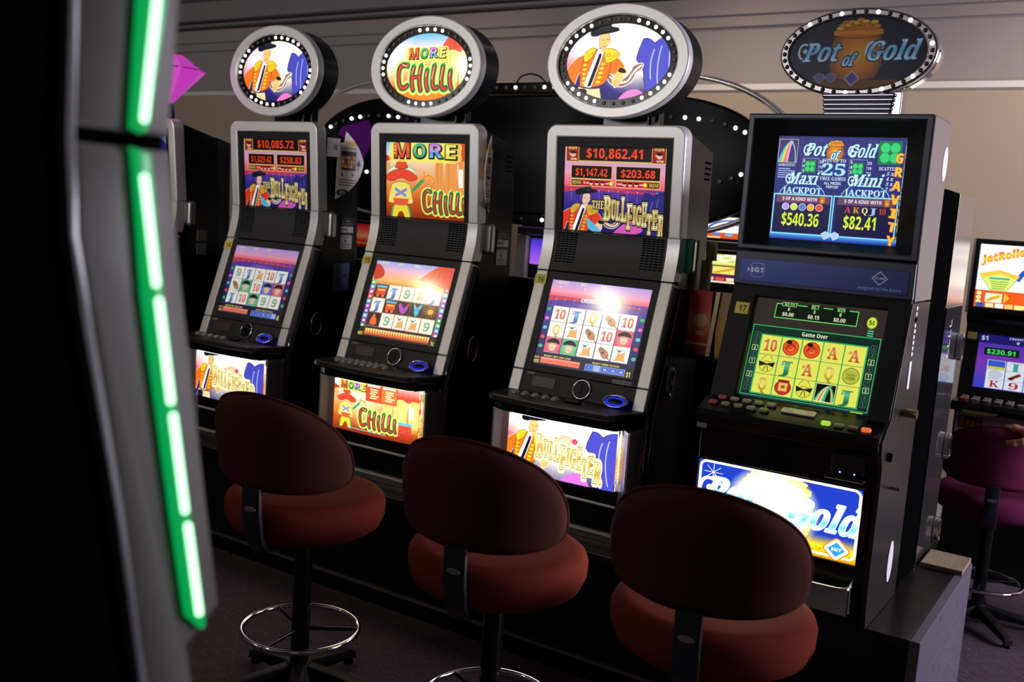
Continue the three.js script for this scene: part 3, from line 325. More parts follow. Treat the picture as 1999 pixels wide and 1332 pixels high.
const smallPanel = cv(300, 420, (x, w, h) => { rect(x, grad(x, 0, 0, 0, 170, '#f8fae0', '#d8ec70'), 0, 0, w, 150); for (let i = 0; i < 20; i++) oval(x, i % 2 ? '#b8d850' : '#fff', (i * 83) % w, (i * 47) % 140, 22, 12); rect(x, '#d8bc30', 0, 150, w, 12); rect(x, '#542050', 0, 162, w, 178); for (let i = 0; i < 4; i++) oval(x, '#f0c040', 30, 190 + i * 44, 14, 14); rect(x, '#f0e070', 110, 180, 130, 110); line(x, '#d8a020', 24, [130, 270], [220, 200]); for (let i = 0; i < 5; i++) rect(x, ['#90b0b8', '#e8a8b0', '#e04830', '#f0e0b0', '#d8c0a0'][i], 10 + i * 58, 340, 52, 52); rect(x, '#f4f0d8', 0, 398, w, 22); });
const purplePanel = cv(160, 300, (x, w, h) => { rect(x, grad(x, 0, 0, 0, h, '#3a30b8', '#8048e0', '#a860e8'), 0, 0, w, h); oval(x, null, 120, 70, 44, 56, '#b8d8ff', 20); for (const b of [150, 225]) { rect(x, '#f4b8c8', 40, b, 110, 56); word(x, 'WIN', 95, b + 40, 36, '#c84030', { align: 'center', w: 80 }); } });
const cardStock = (w, h, draw) => cv(w, h, draw);
const numTex = (s) => cardStock(96, 64, (x, w, h) => { rect(x, '#d8c850', 0, 0, w, h); word(x, s, 52, 52, 50, '#18180c', { align: 'center', w: 56 }); });
const plateTex = (n) => cardStock(160, 240, (x, w, h) => { rect(x, '#0e1010', 0, 0, w, h); poly(x, null, [[14, 54], [28, 22], [44, 54]], '#9aa09a', 4); rect(x, '#8a908c', 60, 24, 50, 8); rect(x, '#7a807c', 56, 44, 80, 6); rect(x, '#c8ccc8', 8, 66, 66, 20); rect(x, '#c8ccc8', 8, 94, 66, 20); rect(x, '#c8ccc8', 80, 68, 68, 46); x.fillStyle = '#c4c4b4'; x.beginPath(); x.roundRect(6, 132, 132, 104, 12); x.fill(); for (let i = 0; i < 2; i++) rect(x, '#707068', 36 + i * 6, 142 + i * 10, 70 - i * 10, 4); oval(x, '#2c2c28', 66, 176, 10, 14); word(x, n, 72, 212, 26, '#2a2a26', { align: 'center', w: 100 }); rect(x, '#8a8a7c', 20, 220, 104, 8); });
const leafTex = cardStock(200, 420, (x, w, h) => { rect(x, '#e4dcd4', 0, 0, w, h); rect(x, '#e8d048', 60, 60, 110, 20); word(x, 'EASY', 96, 84, 40, '#e8a020', { align: 'center', w: 90 }); rect(x, '#b8a870', 50, 96, 90, 10); rect(x, '#4a1008', 30, 120, 110, 116); for (let j = 0; j < 3; j++) for (let i = 0; i < 5; i++) rect(x, ['#f0d878', '#e8a850', '#f4e8c0', '#d84830', '#e8c060'][(i + j * 2) % 5], 34 + i * 21, 148 + j * 26, 18, 22); poly(x, '#305040', [[160, 160], [178, 200], [160, 210], [144, 200]]); line(x, '#305040', 6, [160, 206], [158, 232]); oval(x, '#b03028', 40, 262, 7, 12); oval(x, '#404858', 118, 262, 7, 12); for (let i = 0; i < 3; i++) rect(x, ['#a85048', '#5a5048', '#5a5048'][i], 20, 294 + i * 16, 130 - i * 10, 6); oval(x, '#2c2c50', 50, 376, 48, 22); oval(x, '#a89858', 46, 376, 24, 12); });
const brochTex = cardStock(160, 260, (x, w, h) => { rect(x, grad(x, 0, 0, 0, h, '#c01c28', '#e05040', '#e8a060', '#c02018', '#7a1410'), 0, 0, w, h); oval(x, '#f0c880', 90, 120, 50, 26); rect(x, '#e0b050', 0, 210, w, 10); word(x, 'WIN', 60, 180, 26, '#f8d8a0', { w: 60 }); });
const malfTex = cardStock(200, 48, (x, w, h) => { rect(x, '#121016', 0, 0, w, h); word(x, 'MALFUNCTION VOIDS', 6, 20, 19, '#d0c8d8', { w: 186 }); word(x, 'ALL PAYS AND PLAYS', 10, 42, 19, '#d0c8d8', { w: 180 }); });
const c20Tex = cardStock(80, 100, (x, w, h) => { rect(x, '#d8ccd4', 0, 0, w, h); word(x, '20', 52, 62, 40, '#2a2430', { w: 26, align: 'center' }); });
const blueCard = cardStock(160, 180, (x, w, h) => { rect(x, '#2c3a6a', 0, 0, w, h); rect(x, '#566088', 6, 6, w - 12, h - 12); for (let i = 0; i < 8; i++) rect(x, '#38426a', 18, 22 + i * 19, 60 + (i * 41) % 60, 5); oval(x, '#20283c', 112, 80, 22, 12); });

// ───────────── materials ─────────────
const grain = noiseTex(256, (x, y) => 128 + (rnd() - 0.5) * 120 + 30 * Math.sin(x * 0.2 + Math.sin(y * 0.15) * 3));
const weave = noiseTex(128, (x, y) => 120 + 60 * (((x >> 1) + (y >> 1)) % 2) + (rnd() - 0.5) * 60);
const rep = (t, u, v = u) => { const c = t.clone(); c.repeat.set(u, v); c.needsUpdate = true; return c; };
const std = (r, g, b, roughness = 0.5, metalness = 0, more = {}) => new THREE.MeshPhysicalMaterial({ color: new THREE.Color(r, g, b), roughness, metalness, ...more });
const glow = (map, k = 1, roughness = 0.3) => new THREE.MeshPhysicalMaterial({ color: 0x050505, roughness, specularIntensity: 0.35, emissive: 0xffffff, emissiveIntensity: k, emissiveMap: map });
const glass = (map, k) => new THREE.MeshPhysicalMaterial({ color: 0x050505, roughness: 0.3, specularIntensity: 1, clearcoat: 1, clearcoatRoughness: 0.11, emissive: 0xffffff, emissiveIntensity: k, emissiveMap: map });
const lit = (r, g, b, k = 1) => new THREE.MeshStandardMaterial({ color: 0x101010, roughness: 0.3, emissive: new THREE.Color(r, g, b), emissiveIntensity: k });
const print = (map, roughness = 0.5) => new THREE.MeshStandardMaterial({ map, roughness });
const M = {
  silver: std(0.68, 0.67, 0.66, 0.38, 0.35), silverLeg: std(0.55, 0.55, 0.56, 0.28, 0.8), chrome: std(0.62, 0.62, 0.64, 0.1, 1), satin: std(0.45, 0.45, 0.46, 0.3, 0.9),
  black: std(0.006, 0.006, 0.007, 0.5, 0, { specularIntensity: 0.4 }), gloss: std(0.004, 0.004, 0.005, 0.16, 0, { specularIntensity: 0.6 }), shell: std(0.005, 0.006, 0.006, 0.28, 0, { specularIntensity: 0.45 }), deck: std(0.020, 0.018, 0.016, 0.34), panel: std(0.020, 0.020, 0.022, 0.5, 0, { specularIntensity: 0.5 }), deep: std(0.002, 0.002, 0.002, 1, 0, { specularIntensity: 0 }), piano: std(0.004, 0.005, 0.010, 0.07, 0, { clearcoat: 1, clearcoatRoughness: 0.03 }), signBlack: std(0.003, 0.003, 0.004, 0.3, 0, { specularIntensity: 0.15 }), dark: std(0.09, 0.08, 0.075, 0.9),
  wallUp: std(0.30, 0.26, 0.24, 0.9, 0, { bumpMap: rep(grain, 3), bumpScale: 0.0006 }), wallLow: std(0.37, 0.30, 0.225, 0.9, 0, { bumpMap: rep(grain, 3), bumpScale: 0.0006 }), rail: std(0.66, 0.62, 0.58, 0.6), ceil: std(0.2, 0.19, 0.185, 0.95),
  seat: std(0.155, 0.028, 0.017, 0.9, 0, { bumpMap: rep(weave, 16), bumpScale: 0.0006, specularIntensity: 0.05 }), back: std(0.065, 0.022, 0.017, 0.92, 0, { bumpMap: rep(weave, 16), bumpScale: 0.0006, specularIntensity: 0.05 }), purple: std(0.13, 0.02, 0.06, 0.9, 0, { bumpMap: rep(weave, 16), bumpScale: 0.0006, specularIntensity: 0.05 }),
  navy: std(0.016, 0.020, 0.055, 0.42), button: std(0.24, 0.23, 0.21, 0.25), beige: std(0.17, 0.138, 0.11, 0.6, 0), steel: std(0.024, 0.021, 0.018, 0.32, 0.5), mirror: std(0.30, 0.27, 0.27, 0.07, 0.9),
  bulbOn: lit(1, 0.99, 0.96, 3), bulbOff: std(0.16, 0.155, 0.15, 0.35), white: std(0.8, 0.76, 0.8, 0.5), yellow: std(0.5, 0.42, 0.1, 0.6), brass: std(0.55, 0.42, 0.2, 0.25, 1), grey: std(0.16, 0.155, 0.145, 0.5),
};

// ───────────── the room ─────────────
const carpetTex = cv(512, 512, (x, w, h) => { rect(x, '#5e4a58', 0, 0, w, h); for (let j = -1; j < 17; j++) for (let i = -1; i < 9; i++) curve(x, (i + j) % 3 ? '#74646f' : '#634650', 5, [i * 64 + (j % 2) * 32, j * 32 + 24, i * 64 + 32 + (j % 2) * 32, j * 32 - 12, i * 64 + 64 + (j % 2) * 32, j * 32 + 24]); for (let i = 0; i < 26000; i++) rect(x, rnd() < 0.5 ? 'rgba(20,10,16,.35)' : 'rgba(190,170,190,.16)', rnd() * w, rnd() * h, 2, 2); });
carpetTex.wrapS = carpetTex.wrapT = THREE.RepeatWrapping; carpetTex.repeat.set(20, 16.5);
const carpetBump = rep(grain, 40, 33);
struct('floor', new THREE.BoxGeometry(10.4, 0.1, 8.6).translate(-1, -0.05, 1.1), new THREE.MeshStandardMaterial({ map: carpetTex, roughness: 0.95, bumpMap: carpetBump, bumpScale: 0.004, color: new THREE.Color(0.46, 0.39, 0.47) }));
struct('ceiling', box(-6.2, 4.2, 2.95, 3.1, -3.2, 5.4), M.ceil);
struct('wall_back', merge(box(-6.2, 4.2, 2.26, 2.95, -3.2, -3.0)), M.wallUp);
struct('wall_back_lower', box(-6.2, 4.2, 0, 2.26, -3.2, -3.0), M.wallLow);
struct('trim_1', box(-6, 4, 2.245, 2.28, -3.0, -2.975, 0.004), M.rail);
struct('trim_2', merge(box(-6, 4, 2.60, 2.66, -3.0, -2.955, 0.004), box(-6, 4, 2.66, 2.76, -3.0, -2.92, 0.004)), M.wallUp);
struct('trim_3', merge(box(-6, 4, 2.775, 2.795, -3.0, -2.86, 0.004), box(-6, 4, 2.81, 2.95, -3.0, -2.80, 0.004)), M.ceil);
struct('wall_left', box(-6.2, -6, 0, 2.95, -3.2, 5.4), M.dark);
struct('wall_front', merge(box(-6.2, 4.2, 0, 1.6, 5.2, 5.4), box(-6.2, 4.2, 2.8, 2.95, 5.2, 5.4), box(-6.2, -5.4, 1.6, 2.8, 5.2, 5.4), box(-0.2, 4.2, 1.6, 2.8, 5.2, 5.4)), M.dark);
{  // unseen windows added behind the camera to brighten the silver frames
  const w = struct('window_2', merge(...[0, 1, 2, 3, 4].map((i) => box(-5.4 + i * 1.29, -5.36 + i * 1.29, 1.6, 2.8, 5.27, 5.33)), box(-5.4, -0.2, 1.6, 1.65, 5.27, 5.33), box(-5.4, -0.2, 2.75, 2.8, 5.27, 5.33)), M.rail);
  const p = new THREE.Mesh(box(-5.4, -0.2, 1.65, 2.75, 5.29, 5.296), new THREE.MeshPhysicalMaterial({ transmission: 1, roughness: 0, thickness: 0 })); p.name = 'pane'; w.add(p);
}
struct('added_shade_wall', box(-6, 0.78, 0, 1.64, 2.66, 2.74), M.dark);  // unseen wall added to keep light off the stools and floor
const openings = [[-2.3, -0.9]];
struct('wall_right', merge(box(4, 4.2, 0, 1.0, -3.2, 5.4), box(4, 4.2, 2.3, 2.95, -3.2, 5.4), box(4, 4.2, 1.0, 2.3, -3.2, -2.3), box(4, 4.2, 1.0, 2.3, -0.9, 5.4)), M.wallLow);
openings.forEach(([a, b], i) => {
  const w = struct('window_' + (i + 1), merge(box(4.05, 4.12, 1.0, 1.05, a, b), box(4.05, 4.12, 2.25, 2.3, a, b), box(4.05, 4.12, 1.0, 2.3, a, a + 0.05), box(4.05, 4.12, 1.0, 2.3, b - 0.05, b), box(4.05, 4.12, 1.0, 2.3, (a + b) / 2 - 0.02, (a + b) / 2 + 0.02)), M.rail);
  const p = new THREE.Mesh(box(4.08, 4.086, 1.05, 2.25, a + 0.05, b - 0.05), new THREE.MeshPhysicalMaterial({ transmission: 1, roughness: 0, thickness: 0 })); p.name = 'pane'; w.add(p);
});
struct('baseboard_back', box(-6, 4, 0, 0.1, -3.0, -2.98), M.rail);
[[-2.4, -1.9], [-0.5, -1.8], [1.3, -1.75], [-1.70, 2.54], [-3.39, 2.66]].forEach(([x, z], i) => {  // the lamps near the back wall are unseen, added to wash it
  const t = thing('ceiling_light', ['round warm downlight added to wash the back wall, leftmost', 'round warm downlight added to wash the back wall, in the middle', 'round warm downlight added to wash the back wall, rightmost', 'bright round ceiling downlight over the aisle, mirrored in the bullfighter game screen', 'bright round ceiling downlight over the aisle, mirrored in the chilli game screen'][i], 'ceiling light', [x, 2.95, z]);
  part(t, 'frame', new THREE.TorusGeometry(0.1, 0.014, 8, 32).rotateX(Math.PI / 2).translate(0, 2.944, z), M.rail);
  part(t, 'diffuser', cyl(0.095, 0.095, 0.012, 32).translate(0, 2.944, z), i > 2 ? lit(1, 0.86, 0.52, 130) : lit(1, 0.84, 0.66, 4));
  const s = new THREE.SpotLight(new THREE.Color(1, 0.80, 0.62), [2, 6, 7, 0.15, 0.15][i], 0, i > 2 ? 1.2 : 0.85, 0.8); s.position.set(0, -0.03, 0); s.target.position.set(i === 2 ? -0.2 : 0, -1.5, i > 2 ? 0 : -1.3); s.shadow.radius = 4; s.castShadow = true; t.add(s, s.target);
});

// plinth under the row
{
  const t = thing('plinth', 'long low black plinth with a grey end panel that carries the row of machines', 'plinth', [0, 0, 0]);
  part(t, 'body', box(-3.4, 1.13, 0.0, 0.395, -0.86, -0.07), M.shell);
  part(t, 'top_board', box(-3.4, 1.133, 0.395, 0.4195, -0.87, -0.05, 0.003), std(0.012, 0.011, 0.010, 0.24, 0, { specularIntensity: 0.4 }));
  const scuff = cv(256, 128, (x, w, h) => { rect(x, '#716c78', 0, 0, w, h); for (let i = 0; i < 60; i++) { x.save(); x.globalAlpha = 0.25; line(x, i % 3 ? '#948c98' : '#5c5664', 1.5, [rnd() * w, rnd() * h], [rnd() * w, rnd() * h * 0.4 + h * 0.3]); x.restore(); } for (let i = 0; i < 9; i++) rect(x, '#3a3440', rnd() * w, rnd() * h, 3, 6); });
  part(t, 'end_panel', box(1.133, 1.16, 0.0, 0.42, -0.87, -0.05, 0.002), new THREE.MeshStandardMaterial({ map: scuff, roughness: 0.5, color: new THREE.Color(0.55, 0.52, 0.57) }), 'scuffed grey end panel');
  part(t, 'skirting_strip', box(-3.4, 1.13, 0.06, 0.068, -0.07, -0.062), M.satin);
}
single('stone_slab', box(1.03, 1.155, 0.42, 0.436, -0.87, -0.70, 0.002), print(cv(128, 128, (x, w, h) => { rect(x, '#857759', 0, 0, w, h); for (let i = 0; i < 900; i++) rect(x, ['#9c8f70', '#685c44', '#8c8068', '#a4987c'][i % 4], rnd() * w, rnd() * h, 3, 3); })), 'beige speckled slab lying on the back right corner of the black plinth', 'slab');

// ───────────── the row of tall silver-framed machines ─────────────
const A1 = 0.0842, A2 = -0.3227;
const up = (g) => tilt(g, 1.544, -0.347, A1), lo = (g) => tilt(g, 1.0913, -0.2786, A2);
const bez = (t, off = 0) => { const u = 1 - t; return [u * u * -0.359 + 2 * u * t * -0.3637 + t * t * -0.336 - off, u * u * 1.40 + 2 * u * t * 1.345 + t * t * 1.2635]; };
const curvePts = (off, n = 12) => Array.from({ length: n + 1 }, (_, i) => bez(i / n, off));
const band = (front, back, x0, x1) => prof([...curvePts(front), ...curvePts(back).reverse()], x0, x1, 0, 0.6);
const GC = {}; const geo = (k, f) => (GC[k] ??= f());
const oneHole = (w, v0, v1, hw, hh, z0, z1) => ext(hole(shp([[-w, v0], [w, v0], [w, v1], [-w, v1]]), shp([[-hw, -hh], [hw, -hh], [hw, hh], [-hw, hh]])), z0, z1, 0.001);
const uShape = () => { const s = new THREE.Shape(), r = 0.04; s.moveTo(-0.257, -0.1445); s.lineTo(-0.2135, -0.1445); s.lineTo(-0.2135, 0.171); s.lineTo(0.2135, 0.171); s.lineTo(0.2135, -0.1445); s.lineTo(0.257, -0.1445); s.lineTo(0.257, 0.213 - r); s.absarc(0.257 - r, 0.213 - r, r, 0, Math.PI / 2); s.lineTo(-0.257 + r, 0.213); s.absarc(-0.257 + r, 0.213 - r, r, Math.PI / 2, Math.PI); return s; };
function bulbs(parent, n, rx, ry, cx, cy, z, r, on, off = M.bulbOff) {
  for (let i = 0; i < n; i++) {
    const a = (i / n) * Math.PI * 2, g = geo('bulb' + r, () => { const q = new THREE.SphereGeometry(r, 10, 8); q.scale(1, 1, 0.6); q.userData.moved = true; return q; });
    const m = new THREE.Mesh(g, on(i) ? M.bulbOn : off); m.name = 'bulb'; const o = ORG.get(parent.parent);
    m.position.set(cx + Math.cos(a) * rx, cy + Math.sin(a) * ry - o[1], z - o[2]); m.castShadow = true; parent.add(m);
  }
}
function screenLight(t, color, k, w, h, x, y, z, dir) { const o = ORG.get(t); return areaLight(new THREE.Color(...color), k, w, h, [x, y - o[1], z - o[2]], dir, t); }
// RectAreaLight.lookAt needs world targets: give the parent's place
function aim(t, color, k, w, h, x, y, z, dir) {
  const o = ORG.get(t), l = new THREE.RectAreaLight(new THREE.Color(...color), k, w, h); l.position.set(x, y - o[1], z - o[2]);
  l.quaternion.setFromUnitVectors(new THREE.Vector3(0, 0, -1), new THREE.Vector3(...dir).normalize()); t.add(l); return l;
}
function silverMachine(X, label, c) {
  const t = thing('slot_machine', label, 'slot machine', [X, 0.42, -0.35]);
  const P = (n, k, f, m, l, par = t) => part(par, n, geo(k, f), m, l);
  const cab = P('cabinet', 'cab', () => prof([[-0.378, 1.742], [-0.585, 1.694], [-0.60, 1.45], [-0.62, 0.42], [-0.20, 0.42], [-0.205, 0.62], [-0.215, 0.80], [-0.268, 0.9257], [-0.326, 1.10], [-0.384, 1.262], [-0.412, 1.345], [-0.405, 1.40]], -0.25, 0.25, 0.004, 0.3), M.shell);
  for (let i = 0; i < 4; i++) P('vent_slot', 'vent' + i, () => box(0.249, 0.2515, 1.60 + i * 0.018, 1.606 + i * 0.018, -0.57, -0.525), M.deep, undefined, cab);
  P('upper_frame', 'uf', () => merge(up(ext(uShape(), -0.055, 0, 0.005)), band(0, 0.055, -0.257, -0.2135), band(0, 0.055, 0.2135, 0.257)), M.silver);
  P('upper_bezel', 'ub', () => up(oneHole(0.2125, -0.1445, 0.17, 0.190, 0.1405, -0.04, -0.006)), M.black);
  P('upper_screen', 'us', () => up(box(-0.196, 0.196, -0.147, 0.157, -0.038, -0.016)), glow(c.upper, c.ku ?? 0.95), 'lit upper screen');
  const sp = P('speaker_panel', 'sp', () => band(0.006, 0.04, -0.2125, 0.2125), M.panel);
  const gr = P('speaker_grille', 'sg', () => { const l = []; for (let j = 0; j < 13; j++) for (const s of [-1, 1]) for (let i = 0; i < 5; i++) { const [z, y] = bez(0.06 + j * 0.062, 0.0065), [z2, y2] = bez(0.1 + j * 0.062, 0.0065); const g = new THREE.BoxGeometry(0.013, 0.0042, 0.003); g.rotateX(Math.atan2(z2 - z, y - y2)); g.translate(s * (0.196 - i * 0.0165), y, z); l.push(g); } return merge(l); }, M.deep, undefined, sp); gr.userData.kind = 'stuff';
  for (const s of [-1, 1]) P('lower_frame', 'lf' + s, () => lo(box(s < 0 ? -0.257 : 0.2135, s < 0 ? -0.2135 : 0.257, -0.1737, 0.1785, -0.055, 0, 0.004)), M.silver);
  for (const s of [-1, 1]) P('lower_frame', 'lg' + s, () => lo(box(s < 0 ? -0.257 : 0.2135, s < 0 ? -0.2135 : 0.257, -0.262, -0.1757, -0.055, 0, 0.004)), M.silver);
  P('lower_bezel', 'lb', () => lo(oneHole(0.2125, -0.1737, 0.1785, 0.1885, 0.1505, -0.04, -0.005)), M.panel);
  P('game_screen', 'gs', () => lo(box(-0.192, 0.192, -0.154, 0.154, -0.03, -0.008)), glass(c.game, c.kg ?? 1), 'lit game screen');
  const cp = P('control_panel', 'cp', () => lo(box(-0.2125, 0.2125, -0.265, -0.1757, -0.04, -0.006, 0.002)), M.panel);
  P('display_window', 'dw', () => lo(ext(rr(-0.172, -0.226, -0.082, -0.19, 0.003), -0.007, -0.0035, 0.001)), std(0.075, 0.04, 0.026, 0.2), 'small brown display window', cp);
  P('sticker', 'st', () => lo(box(-0.2, -0.17, -0.187, -0.178, -0.0065, -0.0055)), M.grey, undefined, cp);
  if (c.malf) P('sticker', 'ml', () => lo(box(0.12, 0.195, -0.1735, -0.158, -0.0055, -0.004)), print(malfTex), 'small printed malfunction notice');
  const na = P('coin_ring', 'ring', () => lo(new THREE.TorusGeometry(0.031, 0.0036, 10, 36).scale(1, 1, 1).translate(0.0217, -0.2107, -0.002)), M.chrome);
  P('coin_slot', 'rin', () => lo(merge(cyl(0.029, 0.024, 0.012, 28).rotateX(Math.PI / 2).translate(0.0217, -0.2107, -0.004), box(0.0187, 0.0247, -0.226, -0.196, 0, 0.004, 0.001))), M.gloss, undefined, na);
  const dk = P('button_deck', 'dk', () => ext(shp([[-0.262, 0.235], [0.262, 0.235], [0.262, 0.185], [0.222, 0.075], [0.205, 0.062], [0.10, 0.052], [0, 0.050], [-0.10, 0.052], [-0.225, 0.064], [-0.248, 0.074], [-0.262, 0.13]]), 0.836, 0.857, 0.005).rotateX(-Math.PI / 2), M.deck);
  P('deck_apron', 'da', () => ext(shp([[-0.255, 0.235], [0.255, 0.235], [0.255, 0.19], [0.222, 0.10], [0.20, 0.085], [0, 0.070], [-0.20, 0.080], [-0.24, 0.10], [-0.255, 0.15]]), 0.80, 0.837, 0.01).rotateX(-Math.PI / 2), M.gloss);
  const bg = () => new THREE.SphereGeometry(0.0125, 14, 8, 0, 7, 0, Math.PI / 2).scale(1.1, 0.62, 0.85);
  const bt = (x, z, big) => { const g = geo('btn' + x + '_' + z, () => (big ? ext(rr(-0.03, -0.011, 0.03, 0.011, 0.009), 0, 0.011, 0.004).rotateX(-Math.PI / 2) : merge(cyl(0.015, 0.016, 0.004, 18).translate(0, 0.002, 0), bg().translate(0, 0.003, 0))).translate(x, 0.857, z)); part(dk, 'button', g, big ? M.black : M.button); };
  if (c.two) { for (let i = 0; i < 9; i++) bt(-0.205 + i * 0.0315, -0.158 - (i > 7 ? -0.02 : 0)); for (let i = 0; i < 7; i++) bt(-0.176 + i * 0.0315, -0.128); }
  else { for (let i = 0; i < 5; i++) bt(-0.187 + i * 0.0385, -0.142); bt(0.037, -0.135, 1); }
  const wl = P('card_well', 'wl', () => new THREE.TorusGeometry(0.036, 0.0045, 10, 40).scale(1.12, 0.62, 1).rotateX(-0.75).translate(0.165, 0.878, -0.178), M.chrome, 'chrome-rimmed oval card well lit blue');
  P('well_lamp', 'wp', () => new THREE.SphereGeometry(0.034, 24, 12).scale(1.12, 0.62, 0.12).rotateX(-0.75).translate(0.165, 0.874, -0.184), lit(0.02, 0.03, 0.75, 0.8), 'blue glowing well', wl);
  P('well_mouth', 'wm', () => new THREE.SphereGeometry(0.021, 20, 10).scale(1.25, 0.5, 0.2).rotateX(-0.75).translate(0.165, 0.879, -0.1795), M.gloss, undefined, wl);
  for (const s of [-1, 1]) P('leg', 'leg' + s, () => ext(shp([[s * 0.204, 0.205], [s * 0.204, 0.168], [s * 0.250, 0.118], [s * 0.257, 0.118], [s * 0.257, 0.205]]), 0.42, 0.80, 0.002).rotateX(-Math.PI / 2), M.silverLeg);
  P('lit_panel', 'art', () => { const g = new THREE.BoxGeometry(0.412, 0.212, 0.05, 16, 6, 1), p = g.attributes.position; for (let i = 0; i < p.count; i++) if (p.getZ(i) > 0) { const q = p.getX(i) / 0.206; p.setZ(i, p.getZ(i) + 0.012 * (1 - q * q)); } g.computeVertexNormals(); return g.translate(-0.010, 0.700, -0.181); }, glow(c.low, c.kl ?? 1.5), 'brightly lit picture panel');
  for (const y of [0.543, 0.447]) P('trim_strip', 'ts' + y, () => box(-0.205, 0.205, y - 0.003, y + 0.003, -0.2, -0.156, 0.001), std(0.75, 0.74, 0.70, 0.35, 0.3));
  P('lower_door', 'ld', () => box(-0.205, 0.205, 0.45, 0.54, -0.2, -0.175, 0.002), M.gloss);
  P('black_rail', 'br', () => box(-0.206, 0.206, 0.546, 0.594, -0.2, -0.163, 0.003), M.gloss);
  P('base_strip', 'bs', () => box(-0.206, 0.206, 0.42, 0.4445, -0.2, -0.168, 0.001), M.satin);
  aim(t, c.lowCol, c.lk ?? 5, 0.38, 0.19, -0.01, 0.70, -0.141, [0, 0, 1]);
  aim(t, c.upCol, 0.35, 0.36, 0.28, 0, 1.549, -0.34, [0, -0.08, 1]);
  aim(t, c.gameCol, 0.4, 0.36, 0.28, 0, 1.093, -0.27, [0, 0.31, 0.95]);
  // number sticker on the left rail
  if (c.num) { const ns = part(t, 'number_sticker', geo('ns', () => lo(box(-0.2575, -0.2105, 0.128, 0.163, 0, 0.0012))), print(c.num), 'yellow number sticker'); }
  for (const s of [-1, 1]) P('side_trim', 'sd' + s, () => tube([[s * 0.252, 1.24, -0.37], [s * 0.252, 1.10, -0.325], [s * 0.252, 0.93, -0.268], [s * 0.252, 0.84, -0.238], [s * 0.252, 0.62, -0.225], [s * 0.252, 0.43, -0.22]], 0.022, 40, 12), M.piano);
  // things fixed to its right side
  const sideX = 0.25;
  P('side_handle', 'sh', () => ext(rr(-0.018, 1.29, 0.018, 1.405, 0.017), 0, 0.035, 0.01).rotateY(Math.PI / 2).translate(sideX, 0, -0.425), c.handle ?? M.satin);
  P('lock_ring', 'lr', () => merge(new THREE.TorusGeometry(0.036, 0.007, 10, 28).rotateY(Math.PI / 2).scale(1, 1.25, 0.8).translate(sideX + 0.012, 0.935, -0.37), cyl(0.01, 0.01, 0.024, 12).rotateZ(Math.PI / 2).translate(sideX + 0.008, 0.935, -0.37)), M.brass);
  if (c.plate) part(t, 'approval_plate', geo('pl', () => { const g = new THREE.BoxGeometry(0.085, 0.135, 0.003); g.rotateY(Math.PI / 2).translate(sideX + 0.0015, 1.315, -0.54); return g; }), print(c.plate), 'black and white printed approval plate');
  if (c.blue) P('info_card', 'bc', () => new THREE.BoxGeometry(0.10, 0.12, 0.003).rotateY(Math.PI / 2).translate(sideX + 0.0015, 1.13, -0.517), print(blueCard), 'dim blue printed card');
  // topper
  if (c.top) {
    const cx = -0.022, cy = 1.9635, z = -0.343;
    P('topper_post', 'tp', () => merge(box(-0.10, 0.07, 1.70, 1.82, -0.515, -0.435, 0.004), box(0.085, 0.10, 1.70, 1.83, -0.495, -0.455, 0.002)), M.gloss);
    P('topper_drum', 'td', () => ext(ell(0.256, 0.180, cx, cy), z - 0.125, z - 0.03, 0.006, false, 48), M.shell, 'black drum of the oval topper');
    P('topper_rim', 'tr', () => ext(hole(ell(0.261, 0.1845, cx, cy), ell(0.2195, 0.1475, cx, cy)), z - 0.035, z, 0.005, false, 56), M.silver, 'silver oval rim of the topper');
    const br = P('bulb_ring', 'bul', () => ext(hole(ell(0.221, 0.149, cx, cy), ell(0.192, 0.122, cx, cy)), z - 0.025, z - 0.012, 0.001, false, 56), M.gloss);
    bulbs(br, 36, 0.2065, 0.1355, cx, cy, z - 0.010, 0.0066, c.on);
    P('topper_picture', 'tpic', () => ext(ell(0.194, 0.124, cx, cy), z - 0.028, z - 0.016, 0.001, true, 56), glow(c.top, c.kt ?? 1.35), 'lit oval topper picture');
    aim(t, c.topCol, 0.7, 0.28, 0.17, cx, cy, z + 0.01, [0, 0, 1]);
  }
  return t;
}
const lilac = [0.95, 0.85, 1.0], warm = [1.0, 0.8, 0.45];
silverMachine(-1.596, 'slot machine number 14 with a bullfighter picture, leftmost of the three with round toppers', { upper: upperBull('$10,085.72', '$1,029.42', '$258.83'), ku: 0.72, game: gameBull([['g9', 'bJ', 'L', 'r10', 'bJ'], ['U', 'MG', 'r10', 'MB', 'MR'], ['bJ', 'r10', 'MG', 'g9', 'g9']], 0, 4, '£'), kg: 0.72, low: lowBull, kl: 1.15, top: topBull, kt: 1.15, lowCol: lilac, upCol: lilac, gameCol: lilac, topCol: lilac, num: numTex('14'), plate: plateTex('103632'), blue: 1, on: (i) => [0, 1, 2, 3, 4].includes((i + 4) % 9) });
silverMachine(-0.798, 'slot machine number 15 with red and orange chilli pictures and an oval topper', { upper: upperChilli, game: gameChilli, low: lowChilli, top: topChilli, lowCol: warm, upCol: [1, .75, .6], gameCol: [1, .8, .6], topCol: [1, .9, .6], num: numTex('15'), plate: plateTex('103631'), two: 1, on: (i) => [0, 1, 2, 3].includes((i + 2) % 9), ku: 0.95, kg: 1.05, kl: 1.4 });
